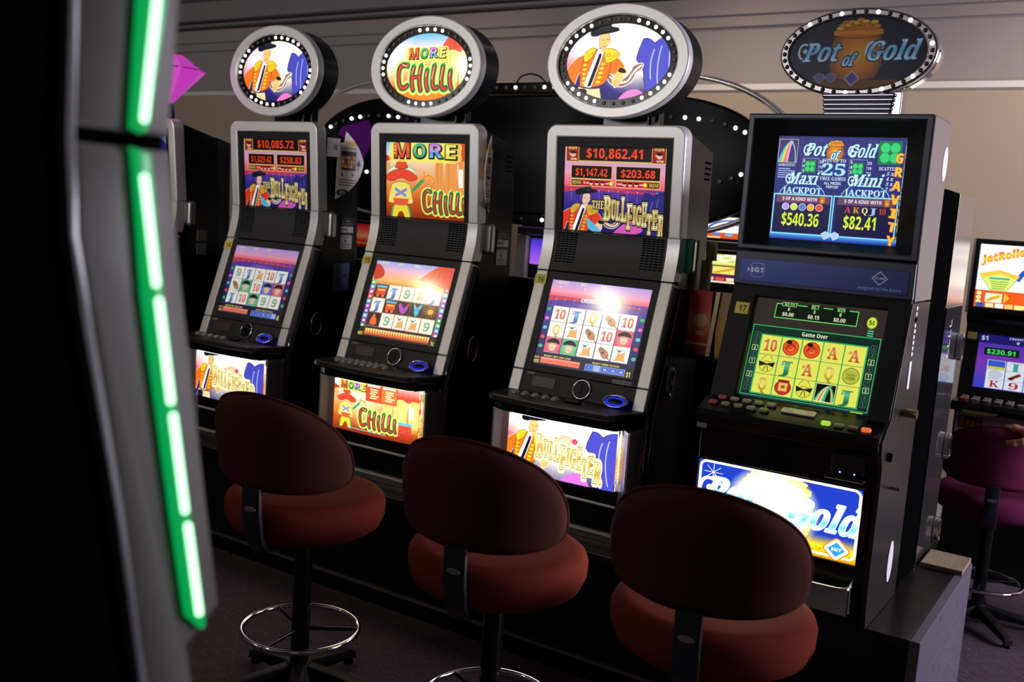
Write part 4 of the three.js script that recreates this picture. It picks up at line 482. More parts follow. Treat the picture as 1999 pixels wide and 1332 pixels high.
const m16 = silverMachine(0, 'slot machine number 16 with a bullfighter picture, beside the navy machine', { upper: upperBull('$10,862.41', '$1,147.42', '$203.68'), game: gameBull([['r10', 'bJ', 'yQ', 'U', 'r10'], ['yQ', 'L', 'U', 'r10', 'MR'], ['MR', 'MG', 'L', 'U', 'L']], 1, 1, '$1'), low: lowBull, top: topBull, lowCol: lilac, upCol: lilac, gameCol: lilac, topCol: lilac, num: numTex('16'), malf: 1, on: (i) => [0, 1, 2, 3, 4].includes((i + 6) % 9), kl: 1.5, kg: 1.1, handle: new THREE.MeshPhysicalMaterial({ color: new THREE.Color(0.1, 0.55, 0.4), transmission: 0.7, thickness: 0.03, roughness: 0.06, ior: 1.45, attenuationColor: new THREE.Color(0.05, 0.5, 0.35), attenuationDistance: 0.03 }) });
// machine at the far left with the pink gem
{
  const t = silverMachine(-2.385, 'silver-edged black machine at the far left under the pink gem lamp', { upper: purplePanel, game: purplePanel, low: purplePanel, lowCol: [.6, .4, 1], upCol: [.6, .4, 1], gameCol: [.6, .4, 1], ku: .25, kg: .4, kl: .5, lk: 0.3 });
  part(t, 'rear_housing', prof([[-0.58, 1.70], [-0.66, 1.68], [-0.68, 0.43], [-0.58, 0.43]], -0.248, 0.248, 0.003), M.shell);
  t.position.z += 0.075;
  part(t, 'card_reader', merge(box(0.249, 0.262, 1.225, 1.275, -0.53, -0.475, 0.004), box(0.249, 0.258, 1.16, 1.215, -0.53, -0.475, 0.004)), M.grey, 'grey card reader on the side');
}
{
  // faceted gem lamp
  const X = -2.27, Z = -0.33, t = thing('gem_lamp', 'glowing pink faceted gem lamp on a short black stem at the far left', 'lamp', [X, 1.762, Z]);
  const pink = (k) => lit(0.85, 0.06, 0.75, k);
  const n = 10, R = 0.16;
  const cone = new THREE.CylinderGeometry(R, 0.016, 0.155, n, 1).toNonIndexed(); cone.computeVertexNormals();
  const crown = new THREE.CylinderGeometry(0.072, R, 0.062, n, 1).toNonIndexed(); crown.computeVertexNormals();
  const o = 1.825;
  const place = (g, y) => g.translate(0, y, Z).rotateX(0);
  const mat = new THREE.MeshPhysicalMaterial({ color: new THREE.Color(0.9, 0.25, 0.8), roughness: 0.15, emissive: new THREE.Color(0.70, 0.045, 0.62), emissiveIntensity: 0.7, clearcoat: 1 });
  part(t, 'gem_pavilion', place(cone, o + 0.0775), mat, 'pink lower cone of the gem'); part(t, 'gem_crown', place(crown, o + 0.1875), mat, 'pink bevelled crown of the gem');
  part(t, 'girdle', new THREE.TorusGeometry(R, 0.004, 6, n).rotateX(Math.PI / 2).translate(0, o + 0.1565, Z), pink(0.25));
  part(t, 'stem', merge(cyl(0.028, 0.034, 0.06, 16).translate(0, 1.7935, Z), cyl(0.018, 0.03, 0.03, 16).translate(0, 1.83, Z)), M.black);
  const l = new THREE.PointLight(new THREE.Color(1, 0.2, 0.9), 0.05); l.position.set(0, 0.2, 0.2); l.castShadow = true; t.add(l);
}

// ───────────── the navy machine with the gold pot ─────────────
{
  const t = thing('slot_machine', 'navy and black slot machine number 17 with gold pot pictures at the row end', 'slot machine', [0, 0.42, -0.2]);
  const P = (n, g, m, l, par = t) => part(par, n, g, m, l);
  P('cabinet', prof([[-0.25, 1.76], [-0.37, 1.76], [-0.37, 0.42], [-0.06, 0.42], [-0.06, 0.90], [-0.13, 0.97], [-0.235, 1.285], [-0.25, 1.39]], 0.532, 1.012, 0.004, 0.3), M.shell);
  const sq = (x0, x1, y0, y1) => shp([[x0, y0], [x1, y0], [x1, y1], [x0, y1]]);
  P('upper_housing', ext(hole(sq(0.526, 1.022, 1.392, 1.773), sq(0.545, 1.003, 1.408, 1.757)), -0.37, -0.15, 0.004), M.navy, 'navy housing around the upper screen');
  // sloping black surround
  const rim = (() => { const o = [[0.543, 1.406], [1.005, 1.406], [1.005, 1.759], [0.543, 1.759]], q = [[0.599, 1.425], [0.953, 1.425], [0.953, 1.718], [0.599, 1.718]], v = [], ix = []; for (let i = 0; i < 4; i++) { const j = (i + 1) % 4; for (const [p, z] of [[o[i], -0.152], [o[j], -0.152], [q[j], -0.195], [o[i], -0.152], [q[j], -0.195], [q[i], -0.195]]) v.push(p[0], p[1], z); } const g = new THREE.BufferGeometry(); g.setAttribute('position', new THREE.Float32BufferAttribute(v, 3)); g.setAttribute('uv', new THREE.Float32BufferAttribute(v.filter((_, i) => i % 3 < 2), 2)); g.computeVertexNormals(); return merge(g, ext(hole(sq(0.543, 1.005, 1.406, 1.759), sq(0.601, 0.951, 1.427, 1.716)), -0.23, -0.2, 0)); })();
  P('screen_surround', rim, M.black);
  P('upper_screen', box(0.603, 0.949, 1.428, 1.715, -0.215, -0.197), glow(upperPot, 0.95), 'blue upper screen');
  P('name_strip', ext(rr(0.528, 1.29, 1.022, 1.388, 0.004), -0.36, -0.145, 0.004), M.navy);
  P('logo_panel', ext(rr(0.545, 1.302, 1.008, 1.366, 0.006), -0.146, -0.141, 0.001, true), new THREE.MeshStandardMaterial({ map: stripBlue, roughness: 0.3, emissive: 0xffffff, emissiveMap: stripBlue, emissiveIntensity: 0.12 }), 'blue logo panel');
  const sl = (g) => g.rotateX(-0.327).translate(0, 1.12, -0.108);   // slope of the main screen, v up along it
  const mb = P('main_bezel', sl(ext(hole(sq(0.528, 1.020, -0.170, 0.178), sq(0.600, 0.964, -0.158, 0.146)), -0.04, 0.012, 0.003)), M.black);
  P('game_screen', sl(box(0.602, 0.962, -0.157, 0.146, -0.045, -0.006)), glow(gamePot, 0.9), 'yellow and green game screen');
  P('number_sticker', sl(box(0.548, 0.588, 0.088, 0.122, 0.012, 0.0135)), print(numTex('17')), 'yellow number sticker', mb);
  const dk = P('button_deck', prof([[-0.09, 0.975], [-0.07, 0.985], [0.025, 0.945], [0.035, 0.93], [0.03, 0.905], [-0.02, 0.885], [-0.09, 0.885]], 0.522, 1.018, 0.004, 0.4), M.gloss);
  const dl = (g, x, k) => { const z = -0.062 + k * 0.085, y = 0.9815 - k * 0.0358; return g.rotateX(-Math.PI / 2 + 0.4).translate(x, y, z); };
  const key = () => ext(rr(-0.0125, -0.008, 0.0125, 0.008, 0.006), 0, 0.008, 0.003);
  const kc = [[0.5, 0.18, 0.16], [0.42, 0.36, 0.32], [0.42, 0.36, 0.32], [0.42, 0.36, 0.32], [0.42, 0.36, 0.32], [0.5, 0.12, 0.14], [0.36, 0.32, 0.2], [0.36, 0.33, 0.22], [0.36, 0.34, 0.24], [0.32, 0.34, 0.16]];
  for (let i = 0; i < 5; i++) P('button', dl(key(), 0.572 + i * 0.035, 0.28), std(...kc[i], 0.3), undefined, dk);
  for (let i = 0; i < 5; i++) P('button', dl(key(), 0.556 + i * 0.0365, 0.62), std(...kc[5 + i], 0.3), undefined, dk);
  [[0.5, 0.85, 0.05], [0.25, 0.3, 0.14], [0.2, 0.13, 0.08], [1, 0.16, 0.04]].forEach((c, i) => P('button', dl(key(), 0.874 + i * 0.0345, 0.76), i % 3 ? std(...c, 0.3) : lit(...c, 0.8), undefined, dk));
  P('card_plate', dl(ext(rr(-0.046, -0.014, 0.046, 0.014, 0.004), 0, 0.005, 0.002), 0.792, 0.42), std(0.35, 0.32, 0.55, 0.15, 0.7), 'pale violet card plate', dk);
  P('front_panel', box(0.528, 1.014, 0.80, 0.90, -0.06, -0.006, 0.004), M.gloss);
  P('sticker', box(0.53, 0.556, 0.893, 0.906, 0.028, 0.033), M.grey);
  const ba = P('note_acceptor', merge(box(0.90, 0.985, 0.835, 0.885, -0.01, 0.008, 0.004), box(0.89, 0.99, 0.82, 0.827, -0.01, 0.022, 0.002)), M.black);
  for (const x of [0.925, 0.962]) P('pilot_light', new THREE.SphereGeometry(0.0022, 8, 6).translate(x, 0.838, 0.0095), lit(0.3, 0.3, 1, 3), undefined, ba);
  P('art_frame', ext(hole(rr(0.518, 0.58, 1.006, 0.80, 0.004), sq(0.528, 0.984, 0.592, 0.794)), -0.05, -0.012, 0.003), M.gloss);
  P('lit_panel', box(0.526, 0.986, 0.590, 0.796, -0.045, -0.020), glow(lowPot, 1.9), 'brightly lit lower panel with a glowing gold pot');
  aim(t, [1, 0.90, 0.66], 12, 0.42, 0.19, 0.756, 0.693, -0.005, [0, 0, 1]);
  aim(t, [0.5, 0.6, 1], 0.35, 0.32, 0.26, 0.767, 1.57, -0.14, [0, 0, 1]);
  aim(t, [0.85, 1, 0.4], 0.35, 0.34, 0.28, 0.782, 1.12, -0.095, [0, 0.32, 0.95]);
  P('lower_front', box(0.528, 1.012, 0.42, 0.58, -0.06, -0.022, 0.003), M.shell);
  P('coin_tray', merge(prof([[-0.022, 0.45], [0.012, 0.46], [0.022, 0.535], [0.017, 0.535], [0.008, 0.466], [-0.022, 0.456]], 0.56, 0.985, 0, 0.3), prof([[-0.022, 0.45], [0.012, 0.46], [0.022, 0.535], [-0.022, 0.555]], 0.98, 0.985), tube([[0.56, 0.535, 0.02], [0.97, 0.535, 0.02], [0.982, 0.538, 0.008], [0.983, 0.556, -0.02]], 0.0035, 30)), M.satin, 'metal coin tray with a bright lip');
  // right side: steel below, beige above
  const ss = P('side_panel', prof([[-0.375, 0.422], [-0.03, 0.422], [-0.01, 0.55], [-0.012, 0.86], [0.012, 0.90], [0.02, 0.93], [-0.055, 0.985], [-0.150, 1.282], [-0.375, 1.282]], 1.012, 1.024, 0.001, 0), M.steel, 'brushed dark steel side');
  P('side_panel', prof([[-0.375, 1.287], [-0.165, 1.287], [-0.152, 1.392], [-0.152, 1.77], [-0.375, 1.77]], 1.02, 1.0245, 0.001, 0), M.beige, 'satin beige upper side');
  const ov = (y, z, ry) => ext(ell(0.03, ry), 0, 0.0015, 0.0004, false, 24).rotateY(Math.PI / 2).translate(1.0245, y, z);
  P('oval_sticker', ov(1.66, -0.335, 0.047), M.white, 'white oval sticker'); P('oval_sticker', ov(0.555, -0.245, 0.06), M.white, 'white oval sticker');
  P('lock', cyl(0.011, 0.013, 0.04, 20).rotateZ(Math.PI / 2).translate(1.043, 0.99, -0.17), M.brass, 'brass side lock', ss); P('pin', cyl(0.005, 0.005, 0.03, 12).rotateZ(Math.PI / 2).translate(1.036, 0.79, -0.13), M.brass, undefined, ss); P('lock_hole', cyl(0.012, 0.012, 0.012, 16).rotateZ(Math.PI / 2).translate(1.028, 0.885, -0.06), M.deep, undefined, ss);
  P('barcode_label', box(1.0235, 1.0252, 1.05, 1.125, -0.215, -0.19), M.white, 'white barcode label', ss);
  for (let i = 0; i < 9; i++) P('seal_sticker', box(1.0235, 1.0252, 1.14 + i * 0.0155, 1.15 + i * 0.0155, -0.215 + (i % 2) * 0.003, -0.195), i === 6 ? M.deep : M.white, undefined, ss);
  // chrome-rimmed topper
  const cx = 0.776, cy = 1.951, z = -0.25;
  P('topper_stem', merge(...[0, 1, 2, 3, 4, 5].map((i) => new RoundedBoxGeometry(0.2 - i * 0.004, 0.0125, 0.07, 3, 0.006).translate(cx + 0.02, 1.835 - i * 0.0125, z - 0.03)), box(cx + 0.11, cx + 0.135, 1.765, 1.845, z - 0.06, z - 0.005, 0.003)), std(0.32, 0.31, 0.38, 0.14, 1), 'ribbed chrome stem');
  P('topper_drum', ext(ell(0.214, 0.119, cx, cy), z - 0.10, z - 0.02, 0.02, false, 56), M.chrome, 'chrome drum of the topper');
  const br = P('bulb_ring', ext(hole(ell(0.214, 0.120, cx, cy), ell(0.186, 0.098, cx, cy)), z - 0.03, z, 0.006, false, 56), std(0.26, 0.24, 0.25, 0.25, 0.9), 'polished rim set with bulbs');
  bulbs(br, 38, 0.2, 0.109, cx, cy, z + 0.001, 0.0062, (i) => [1, 5, 8, 11, 14, 28, 31, 34].includes(i), std(0.02, 0.018, 0.018, 0.2));
  P('topper_picture', ext(ell(0.187, 0.099, cx, cy), z - 0.02, z - 0.006, 0.001, true, 56), new THREE.MeshPhysicalMaterial({ map: topPot, color: 0x808080, specularIntensity: 0.3, roughness: 0.3, emissive: 0xffffff, emissiveMap: topPot, emissiveIntensity: 0.28 }), 'dim picture of a pot of gold');
}
// black filler cabinet and the machine standing back to back with the navy one
single('filler_cabinet', box(0.56, 1.016, 0.42, 1.60, -0.665, -0.385, 0.003), M.deep, 'tall black filler cabinet between the navy machine and the one behind it', 'cabinet');
{
  const t = thing('slot_machine', 'machine facing away behind the navy one, showing a polished metal side with chrome clips', 'slot machine', [0, 0.42, -0.8]);
  part(t, 'cabinet', prof([[-0.675, 0.42], [-0.94, 0.42], [-0.965, 1.0], [-0.965, 1.6], [-0.675, 1.6]], 0.54, 1.008, 0.003, 0), M.shell);
  const s = part(t, 'side_panel', box(1.008, 1.018, 0.422, 1.25, -0.966, -0.675, 0.001), M.mirror, 'polished lower side panel');
  part(t, 'side_panel', box(1.008, 1.017, 1.254, 1.598, -0.966, -0.675, 0.001), std(0.26, 0.22, 0.18, 0.2, 0.5), 'satin upper side panel');
  part(t, 'panel_edge', box(1.008, 1.0195, 0.43, 1.25, -0.676, -0.673), M.chrome);
  for (const y of [1.11, 0.775, 0.485]) { const c = part(t, 'clip', ext(hole(rr(-0.028, y - 0.044, 0.028, y + 0.044, 0.027), rr(-0.019, y - 0.034, 0.019, y + 0.034, 0.018)), 0, 0.02, 0.004).rotateY(Math.PI / 2).translate(1.018, 0, -0.95), M.chrome, 'chrome door clip'); part(c, 'clip_core', ext(rr(-0.019, y - 0.034, 0.019, y + 0.034, 0.018), 0, 0.012, 0.003).rotateY(Math.PI / 2).translate(1.018, 0, -0.95), M.gloss); }
  for (let i = 0; i < 4; i++) part(s, 'seal_sticker', merge(box(1.0175, 1.0188, 1.09 + i * 0.032, 1.094 + i * 0.032, -0.80, -0.765), box(1.0175, 1.0188, 1.09 + i * 0.032, 1.112 + i * 0.032, -0.80, -0.795)), M.white);
}

// ───────────── paytable leaf, cards and leaflets beside the row ─────────────
const leafShape = (() => { const s = new THREE.Shape(); s.moveTo(-0.05, -0.13); s.quadraticCurveTo(0.075, -0.07, 0.08, 0.03); s.quadraticCurveTo(0.06, 0.10, -0.012, 0.15); s.lineTo(-0.02, 0.105); s.lineTo(-0.05, 0.10); s.closePath(); return s; })();
const leaf = (x, y, z) => ext(leafShape, 0, 0.004, 0.001, true).rotateY(Math.PI / 2 - 0.25).translate(x, y, z);
single('paytable_sign', leaf(-1.325, 1.585, -0.5).translate(0, 0, 0), print(leafTex), 'white leaf-shaped paytable sign on the dark side of machine 14', 'sign');
single('paytable_sign', ext(leafShape, 0, 0.004, 0.001, true).rotateY(-1.13).translate(-0.522, 1.57, -0.385), print(leafTex), 'white leaf-shaped sign seen nearly edge-on behind machine 15', 'sign');
single('number_card', new THREE.BoxGeometry(0.055, 0.075, 0.002).rotateY(Math.PI / 2 - 0.5).translate(-1.328, 1.664, -0.42), print(c20Tex), 'small white card printed 20 near the leaf-shaped sign', 'card');
{
  const t = thing('leaflet_holder', 'clear leaflet holder with red and gold leaflets between machine 16 and the navy machine', 'leaflet holder', [0.33, 1.02, -0.5]);
  part(t, 'back_plate', box(-0.075, 0.085, 1.02, 1.235, -0.515, -0.51), M.gloss);
  part(t, 'pocket', merge(box(-0.079, 0.095, 1.01, 1.02, -0.52, -0.46), box(-0.079, -0.0755, 1.02, 1.13, -0.51, -0.46), box(0.0915, 0.095, 1.02, 1.13, -0.51, -0.46)), M.gloss);
  part(t, 'arm', box(-0.0795, -0.06, 1.05, 1.09, -0.53, -0.5), M.black);
}
[[0.335 - 0.04, 0.08, brochTex, 'red leaflet with a gold band, in front in the holder', -0.485, 0], [0.335 + 0.045, 0.055, print(cv(64, 128, (x, w, h) => { rect(x, grad(x, 0, 0, 0, h, '#8a6a48', '#b88a40', '#c8953c'), 0, 0, w, h); for (let i = 0; i < 4; i++) rect(x, '#e8d0a0', 40, 50 + i * 14, 18, 3); })), 'gold leaflet standing beside the red one in the holder', -0.488, 0.06], [0.335 + 0.012, 0.014, std(0.75, 0.55, 0.28, 0.5), 'cream folded leaflet edge between the red and gold leaflets', -0.478, -0.09]].forEach(([x, w, m, l, z, r]) => single('leaflet', new THREE.BoxGeometry(w, 0.215, 0.003).rotateZ(r).translate(x, 1.13, z), m.isTexture ? print(m) : m, l, 'leaflet'));
single('card_stack', merge(box(0.262, 0.292, 1.235, 1.335, -0.56, -0.54), box(0.268, 0.30, 1.335, 1.40, -0.575, -0.555)), std(0.42, 0.30, 0.14, 0.6), 'brown card wedged above the leaflet holder beside the green side handle', 'card');

// ───────────── overhead sign behind the row ─────────────
{
  const t = thing('overhead_sign', 'large black overhead sign of two chrome-rimmed ovals set with white bulbs behind the row', 'sign', [-1, 0, -1.2]);
  const bl = lit(1, 0.98, 0.95, 4);
  for (const s of [-1, 1]) {
    const cx = s * 0.73;
    const pl = part(t, 'oval_plate', ext(ell(0.51, 0.275, cx, 1.70), -1.27, -1.22, 0.01, false, 56), M.signBlack);
    part(t, 'chrome_rim', new THREE.TorusGeometry(1, 0.03, 8, 90).scale(0.60, 0.33, 0.42).translate(cx, 1.73, -1.23), std(0.9, 0.88, 0.84, 0.3, 0.9));
    for (let i = 0; i < 40; i++) { const a = i / 40 * Math.PI * 2, on = i % 4 < 2; const b = new THREE.Mesh(geo('ledb', () => new THREE.SphereGeometry(0.0085, 8, 6)), on ? bl : M.bulbOff); b.name = 'bulb'; b.position.set(cx + 0.06 * s + Math.cos(a) * 0.40, 1.745 + Math.sin(a) * 0.14, -0.012); pl.add(b); }
    part(t, 'post', box(cx - 0.05, cx + 0.05, 0, 1.5, -1.30, -1.24, 0.004), M.signBlack);
    for (const q of [-1, 1]) part(t, 'rim_bracket', box(cx + q * 0.545 - 0.06, cx + q * 0.545 + 0.06, 1.69, 1.72, -1.25, -1.235), M.signBlack);
  }
  const br = part(t, 'bridge', merge(box(-0.45, 0.45, 1.45, 1.98, -1.27, -1.215, 0.01), box(-1.22, -0.45, 1.36, 1.70, -1.30, -1.275, 0.004), box(-0.36, 0.40, 1.985, 2.035, -1.27, -1.21, 0.006), box(-0.36, 0.4, 1.86, 1.866, -1.215, -1.208)), M.signBlack);
  for (let i = 0; i < 15; i++) { const b = new THREE.Mesh(geo('ledb'), [1, 0, 0, 1, 1, 0, 0][i % 7] ? bl : M.bulbOff); b.name = 'bulb'; b.position.set(-0.34 + i * 0.051, 2.012, -0.008); br.add(b); }
  part(t, 'purple_panel', ext(shp([[-1.15, 1.66], [-0.92, 1.62], [-0.80, 1.78], [-0.86, 1.86], [-1.02, 1.83]]), -1.22, -1.20, 0.003), std(0.05, 0.004, 0.08, 0.25, 0, { specularIntensity: 0.3, emissive: new THREE.Color(0.05, 0.003, 0.075), emissiveIntensity: 0.5 }), 'dim purple glowing panel');
  part(t, 'crossbar', box(-0.78, 0.78, 1.40, 1.44, -1.30, -1.26, 0.003), M.signBlack);
  part(t, 'bulb_bar', box(-0.4, 0.9, 1.405, 1.45, -1.26, -1.24, 0.003), M.signBlack);
  for (let i = 0; i < 12; i++) { const b = new THREE.Mesh(geo('ledb'), i % 4 === 1 ? bl : M.bulbOff); b.name = 'bulb'; b.position.set(-0.36 + i * 0.11, 1.428, -0.035); br.add(b); }
}
single('cable', tube([[-1.0, 2.03, -1.235], [-0.98, 2.06, -1.235], [-0.93, 2.075, -1.235], [-0.87, 2.06, -1.235], [-0.84, 2.03, -1.235]], 0.004, 30), M.black, 'thin black cable looping over the top of the overhead sign', 'cable');

// background machines seen through the gaps
function backMachine(x, z, label, up, game, w = 0.5, mat = M.shell, k = 1.1) {
  const t = thing('slot_machine', label, 'slot machine', [x, 0, z]), h = w / 2;
  part(t, 'cabinet', box(-h, h, 0, 1.55, z - 0.5, z - 0.02, 0.006), mat);
  part(t, 'upper_panel', box(-h + 0.03, h - 0.03, 1.40, 1.50, z - 0.04, z), glow(up, k));
  part(t, 'chrome_shelf', box(-h, h, 1.345, 1.385, z - 0.03, z + 0.02, 0.004), M.satin);
  part(t, 'game_panel', box(-h + 0.08, h - 0.05, 1.19, 1.325, z - 0.04, z), glow(game, k));
  part(t, 'column', box(-h, -h + 0.06, 0.9, 1.34, z - 0.03, z + 0.015, 0.003), std(0.34, 0.32, 0.29, 0.5));
  part(t, 'deck', box(-h, h, 0.85, 0.9, z - 0.05, z + 0.15, 0.01), M.gloss);
  aim(t, [1, 0.95, 0.8], 0.4 * k, w * 0.7, 0.13, 0, 1.26, z + 0.01, [0, 0, 1]);
  return t;
}
single('added_dark_board', box(-2.62, 0.30, 0.42, 1.2, -0.72, -0.69, 0.003), M.shell, 'low black board added on the plinth to darken the gaps behind the row of machines', 'board');  // board added so the gaps between the machines go black
backMachine(-2.35, -1.9, 'added dark machine filling the gap past machine 14, with a dim red panel, leftmost behind the row', brochTex, brochTex, 0.5, M.shell, 0.3);  // dark mass added in the gap; its red panel stands for leaflets
backMachine(-0.22, -1.9, 'distant machine with yellow and purple panels between machine 16 and the navy one', jetUpper, smallPanel, 0.42);
backMachine(-1.14, -1.9, 'distant machine with a violet lit panel seen left of machine 16', purplePanel, purplePanel, 0.44);

// ───────────── machine at the right edge ─────────────
{
  const z = -2.07, t = thing('slot_machine', 'black machine with a yellow and orange paytable at the right edge, behind the purple stool', 'slot machine', [1.14, 0, z]);
  part(t, 'cabinet', prof([[z - 0.55, 0], [z - 0.02, 0], [z - 0.02, 0.72], [z - 0.02, 0.78], [z - 0.06, 1.10], [z - 0.02, 1.14], [z - 0.02, 1.475], [z - 0.55, 1.475]], -0.275, 0.275, 0.004, 0.3), M.shell);
  part(t, 'upper_frame', ext(hole(rr(-0.275, 1.165, 0.275, 1.48, 0.004), shp([[-0.25, 1.19], [0.25, 1.19], [0.25, 1.458], [-0.25, 1.458]])), z - 0.03, z + 0.006, 0.003), M.black);
  part(t, 'paytable_panel', box(-0.252, 0.252, 1.188, 1.46, z - 0.03, z - 0.008), glow(jetUpper, 1.25), 'bright paytable panel');
  part(t, 'side_strip', box(-0.279, -0.27, 1.16, 1.48, z - 0.03, z + 0.008), M.satin);
  const r = Math.atan2(0.04, 0.32), sl = (g) => g.rotateX(-r).translate(0, 0.96, z - 0.035);
  part(t, 'main_bezel', sl(ext(hole(shp([[-0.272, -0.175], [0.272, -0.175], [0.272, 0.17], [-0.272, 0.17]]), shp([[-0.215, -0.12], [0.215, -0.12], [0.215, 0.112], [-0.215, 0.112]])), -0.02, 0.01, 0.002)), M.black);
  part(t, 'game_screen', sl(box(-0.217, 0.217, -0.122, 0.114, -0.02, -0.004)), glow(jetGame, 0.85), 'blue game screen');
  part(t, 'number_sticker', sl(box(-0.262, -0.225, 0.085, 0.115, 0.01, 0.012)), M.yellow);
  const dk = part(t, 'button_deck', prof([[z - 0.08, 0.80], [z + 0.10, 0.785], [z + 0.11, 0.765], [z + 0.10, 0.745], [z - 0.05, 0.73]], -0.275, 0.275, 0.003, 0.4), M.gloss);
  for (let i = 0; i < 10; i++) for (let j = 0; j < 2; j++) if (i < 5 || j) part(dk, 'button', box(-0.25 + i * 0.045, -0.222 + i * 0.045, 0.788, 0.801 - j * 0.003, z - 0.02 + j * 0.05, z + 0.005 + j * 0.05, 0.003), i || !j ? M.button : std(0.5, 0.08, 0.05, 0.3));
  part(t, 'badge', ext(ell(0.075, 0.014, -0.16, 0.0), 0, 0.004, 0.001).translate(0, 0.752, z + 0.10), M.yellow);
  part(t, 'lower_glass', box(-0.265, 0.265, 0.58, 0.725, z - 0.03, z - 0.012), print(jetLow, 0.3), 'unlit printed lower panel');
  aim(t, [1, 0.93, 0.75], 0.9, 0.46, 0.24, 0, 1.32, z + 0.01, [0, 0, 1]);
}

// ───────────── swivel stools ─────────────
function backrestGeo() {
  const nr = 12, nf = 64, A = 1.17, R0 = 0.222, v = [], ix = [];
  const at = (r, f, side) => {
    const c = Math.cos(f), s = Math.sin(f), e = s > 0 ? 1.85 : 2.9, k = Math.pow(Math.pow(Math.abs(c), e) + Math.pow(Math.abs(s), e), -1 / e);
    const th = A * r * k * c * (s < 0 ? 1 : 1 - 0.04 * s), y = 0.722 + r * k * s * (s > 0 ? 0.212 : 0.056), th2 = 0.024 * Math.sqrt(Math.max(0, 1 - Math.pow(r, 7))) + 0.004;
    const R = R0 + (y - 0.722) * 0.16 + side * th2;
    return [R * Math.sin(th), y, R * Math.cos(th)];
  };
  for (const side of [1, -1]) for (let i = 0; i <= nr; i++) for (let j = 0; j <= nf; j++) v.push(...at(i / nr, j / nf * Math.PI * 2, side));
  const W = nf + 1, id = (s, i, j) => s * (nr + 1) * W + i * W + j;
  for (let i = 0; i < nr; i++) for (let j = 0; j < nf; j++) { ix.push(id(0, i, j), id(0, i + 1, j), id(0, i + 1, j + 1), id(0, i, j), id(0, i + 1, j + 1), id(0, i, j + 1)); ix.push(id(1, i, j), id(1, i + 1, j + 1), id(1, i + 1, j), id(1, i, j), id(1, i, j + 1), id(1, i + 1, j + 1)); }
  for (let j = 0; j < nf; j++) ix.push(id(0, nr, j), id(1, nr, j), id(1, nr, j + 1), id(0, nr, j), id(1, nr, j + 1), id(0, nr, j + 1));
  const g = new THREE.BufferGeometry(); g.setAttribute('position', new THREE.Float32BufferAttribute(v, 3)); g.setAttribute('uv', new THREE.Float32BufferAttribute(v.filter((_, i) => i % 3 < 2), 2)); g.setIndex(ix); g.computeVertexNormals();
  const edge = []; for (let j = 0; j < 72; j++) edge.push(at(1.0, j / 72 * Math.PI * 2, 0.9).map((q) => q));
  return [g, tube(edge, 0.0045, 144, 6, true)];
}
function makeStool(label, seatM, backM) {
  const t = thing('swivel_stool', label, 'stool', [0, 0, 0]);
  part(t, 'seat', new THREE.LatheGeometry([[0.001, 0.497], [0.12, 0.497], [0.180, 0.506], [0.214, 0.528], [0.227, 0.560], [0.228, 0.592], [0.222, 0.608], [0.208, 0.619], [0.188, 0.623], [0.12, 0.622], [0.001, 0.616]].map(([a, b]) => new THREE.Vector2(a, b)), 56), seatM);
  const [bg, pg] = backrestGeo(); const back = part(t, 'backrest', bg, backM); part(back, 'piping', pg, backM);
  const br = part(t, 'back_bracket', prof([[0.10, 0.485], [0.205, 0.49], [0.238, 0.53], [0.252, 0.60], [0.257, 0.68], [0.244, 0.68], [0.238, 0.605], [0.226, 0.545], [0.20, 0.503], [0.10, 0.498]], -0.028, 0.028, 0.003, 0.5), std(0.014, 0.018, 0.028, 0.4));
  part(br, 'badge', ext(ell(0.018, 0.007), 0, 0.003, 0.001).translate(0, 0.622, 0.2535), M.satin, 'small oval metal badge');
  part(t, 'column', merge(cyl(0.027, 0.027, 0.40, 24).translate(0, 0.29, 0), cyl(0.05, 0.05, 0.02, 24).translate(0, 0.49, 0)), M.gloss);
  part(t, 'foot_ring', merge(new THREE.TorusGeometry(0.168, 0.008, 12, 72).rotateX(Math.PI / 2).translate(0, 0.2, 0)), M.chrome);
  part(t, 'ring_spoke', merge(...[0, 1, 2].map((k) => cyl(0.006, 0.006, 0.15, 10).rotateZ(Math.PI / 2).translate(0.1, 0.2, 0).rotateY(k * 2.094 + 0.5))), M.gloss);
  for (let k = 0; k < 5; k++) { const l = part(t, 'leg', prof([[0.02, 0.05], [0.245, 0.022], [0.258, 0.012], [0.258, 0.036], [0.235, 0.05], [0.03, 0.095]], -0.02, 0.02, 0.005, 0.4).rotateY(k * Math.PI * 0.4 + 0.55), M.black); part(l, 'glide', cyl(0.014, 0.016, 0.014, 14).translate(0, 0.007, 0.243).rotateY(k * Math.PI * 0.4 + 0.55), M.deep); }
  part(t, 'hub', cyl(0.035, 0.05, 0.06, 24).translate(0, 0.07, 0), M.black);
  return t;
}
const stool = makeStool('dark red swivel stool at the left with its whole foot ring in view', M.seat, M.back);
stool.position.set(-0.415, 0, 0.58); stool.rotation.y = 0.17;
function copyStool(x, z, r, label, s = 1) { const c = stool.clone(); c.name = numbered('swivel_stool'); c.userData = { ...stool.userData, label }; c.position.set(x, 0, z); c.rotation.y = r; c.scale.setScalar(s); scene.add(c); return c; }
copyStool(0.25, 0.57, 0.17, 'dark red swivel stool in the middle of the three, before machine 16');
copyStool(0.815, 0.545, 0.17, 'dark red swivel stool nearest the right, before the navy machine');
const ps = copyStool(1.12, -1.5, 0.12, 'purple-red swivel stool at the right edge beyond the grey plinth end', 0.87);
ps.traverse((o) => { if (o.isMesh && (o.material === M.seat || o.material === M.back)) o.material = M.purple; });

